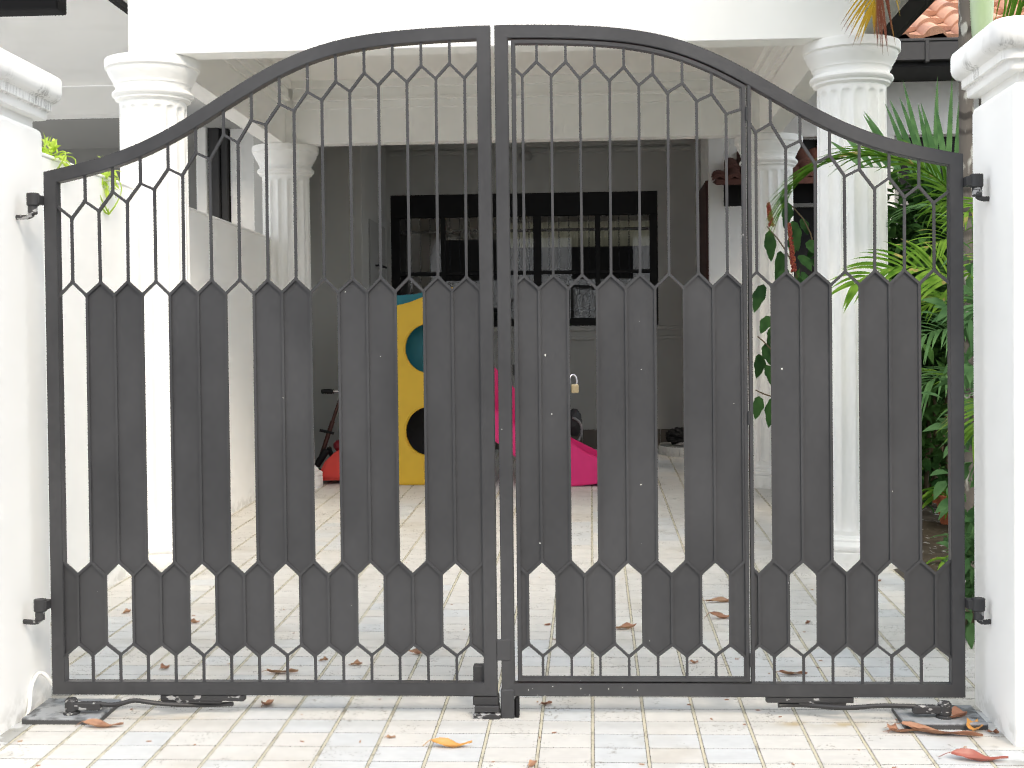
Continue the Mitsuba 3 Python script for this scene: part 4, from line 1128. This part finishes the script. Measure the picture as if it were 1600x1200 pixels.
for _ in range(90):
    x, y = rs.uniform(-1.9, 1.95), rs.uniform(-0.7, 3.5)
    L = rs.uniform(0.006, 0.02)
    a = rs.random() * 6.28
    q = cbox(-L / 2, L / 2, -0.0025, 0.0025, 0, 0.003, 0)
    q.apply_transform(trimesh.transformations.rotation_matrix(a, (0, 0, 1)))
    q.apply_translation((x, y, gz(y) + 0.0008))
    deb.append(q)
obj('leaf_litter', deb, 'mat_dead', kind='stuff', label='scattered crumbs of dry leaf on the tiles', cat='litter')

obj('bounce_slab', trimesh.Trimesh([(-14, -4, -0.2), (-2.74, -4, -0.2), (-2.74, 13, -0.2), (-14, 13, -0.2)], [(0, 1, 2), (0, 2, 3)], process=False), 'mat_pale', kind='structure', label='unseen pale slab added to bounce light up beside the neighbouring house')  # pale slab added to bounce light onto the neighbouring soffit

# ------------------------------------------------------------------ neighbouring house on the left
N = 'neighbour_house'
lab(N, 'grey and white neighbouring house beyond the left wall', 'house')
obj(N + '__beam', cbox(-9, -4.36, 9.0, 9.25, 4.16, 4.47, 0.004), 'mat_white')
obj(N + '__porch_ceiling', cbox(-9, -3.0, 9.25, 12.3, 4.16, 4.4, 0), 'mat_midgrey')
obj(N + '__soffit', cbox(-9, -3.4, 4.2, 9.0, 4.47, 4.55, 0), 'mat_white')
obj(N + '__rafter', cbox(-7, -3.74, 4.9, 5.1, 4.225, 4.46, 0.01), 'mat_black')
obj(N + '__wall', [cbox(-9, -2.8, 11.3, 11.5, -0.3, 4.2, 0)], 'mat_midgrey')
obj(N + '__porch_post', cbox(-4.14, -4.02, 9.95, 10.05, -0.3, 4.2, 0.01), 'mat_white')
obj(N + '__dark_post', [cbox(-4.01, -3.885, 10.0, 10.2, -0.3, 4.24, 0.008), cbox(-3.88, -3.80, 10.05, 10.25, -0.3, 4.24, 0.008)], 'mat_iron')
obj(N + '__side_wall', cbox(-3.78, -2.76, 10.1, 10.3, -0.3, 4.3, 0.006), 'mat_white')
obj(N + '__meter_box', cbox(-4.30, -4.20, 11.2, 11.3, 3.10, 3.34, 0.01), 'mat_iron')

# across the road behind the viewer: a clipped hedge and a white house, what the porch window mirrors
lab('house_across', 'white house with a tiled roof across the road', 'house')
obj('house_across__wall', cbox(-15, 13, -26, -17, -0.3, 6.6, 0.01), 'mat_white')  # walls made taller and wider to keep low sky light out of the carport
obj('house_across__roof', trimesh.convex.convex_hull(np.array([(-16, -16.2, 6.6), (14, -16.2, 6.6), (-16, -27, 6.6), (14, -27, 6.6), (-11, -21.5, 9.2), (9, -21.5, 9.2), (-16, -16.2, 6.75), (14, -16.2, 6.75)])), 'mat_awning')
for zw in (0.6, 3.9):
    for xw in (-12, -8, -4.2, -0.2, 3.6, 7.4):
        obj('house_across__window', cbox(xw, xw + 1.9, -17.03, -16.97, zw, zw + 1.7, 0.01), 'mat_black')
rs = random.Random(91)
parts = []
for i in range(5200):
    p = np.array([rs.uniform(-9, 9), rs.choice([-11.0, -11.0, rs.uniform(-11.6, -11.0)]) + rs.gauss(0, .05), rs.uniform(-0.3, 1.15)])
    if rs.random() < .3:
        p[2] = 1.1 + rs.gauss(0, .05)
    d = np.array([rs.gauss(0, 1), rs.gauss(0.6, .6), rs.gauss(0.3, .6)]); d /= np.linalg.norm(d)
    parts.append(leaf_mesh(p, p + d * 0.13, 0.08, (rs.gauss(0, .5), 1, 0.5), 0.05, 4))
lab('hedge', 'clipped green hedge across the road', 'hedge')
obj('hedge__foliage', merge(parts), 'mat_broad', True)
obj('hedge__core', cbox(-9, 9, -11.5, -11.05, -0.3, 1.05, 0.05), 'mat_stem')
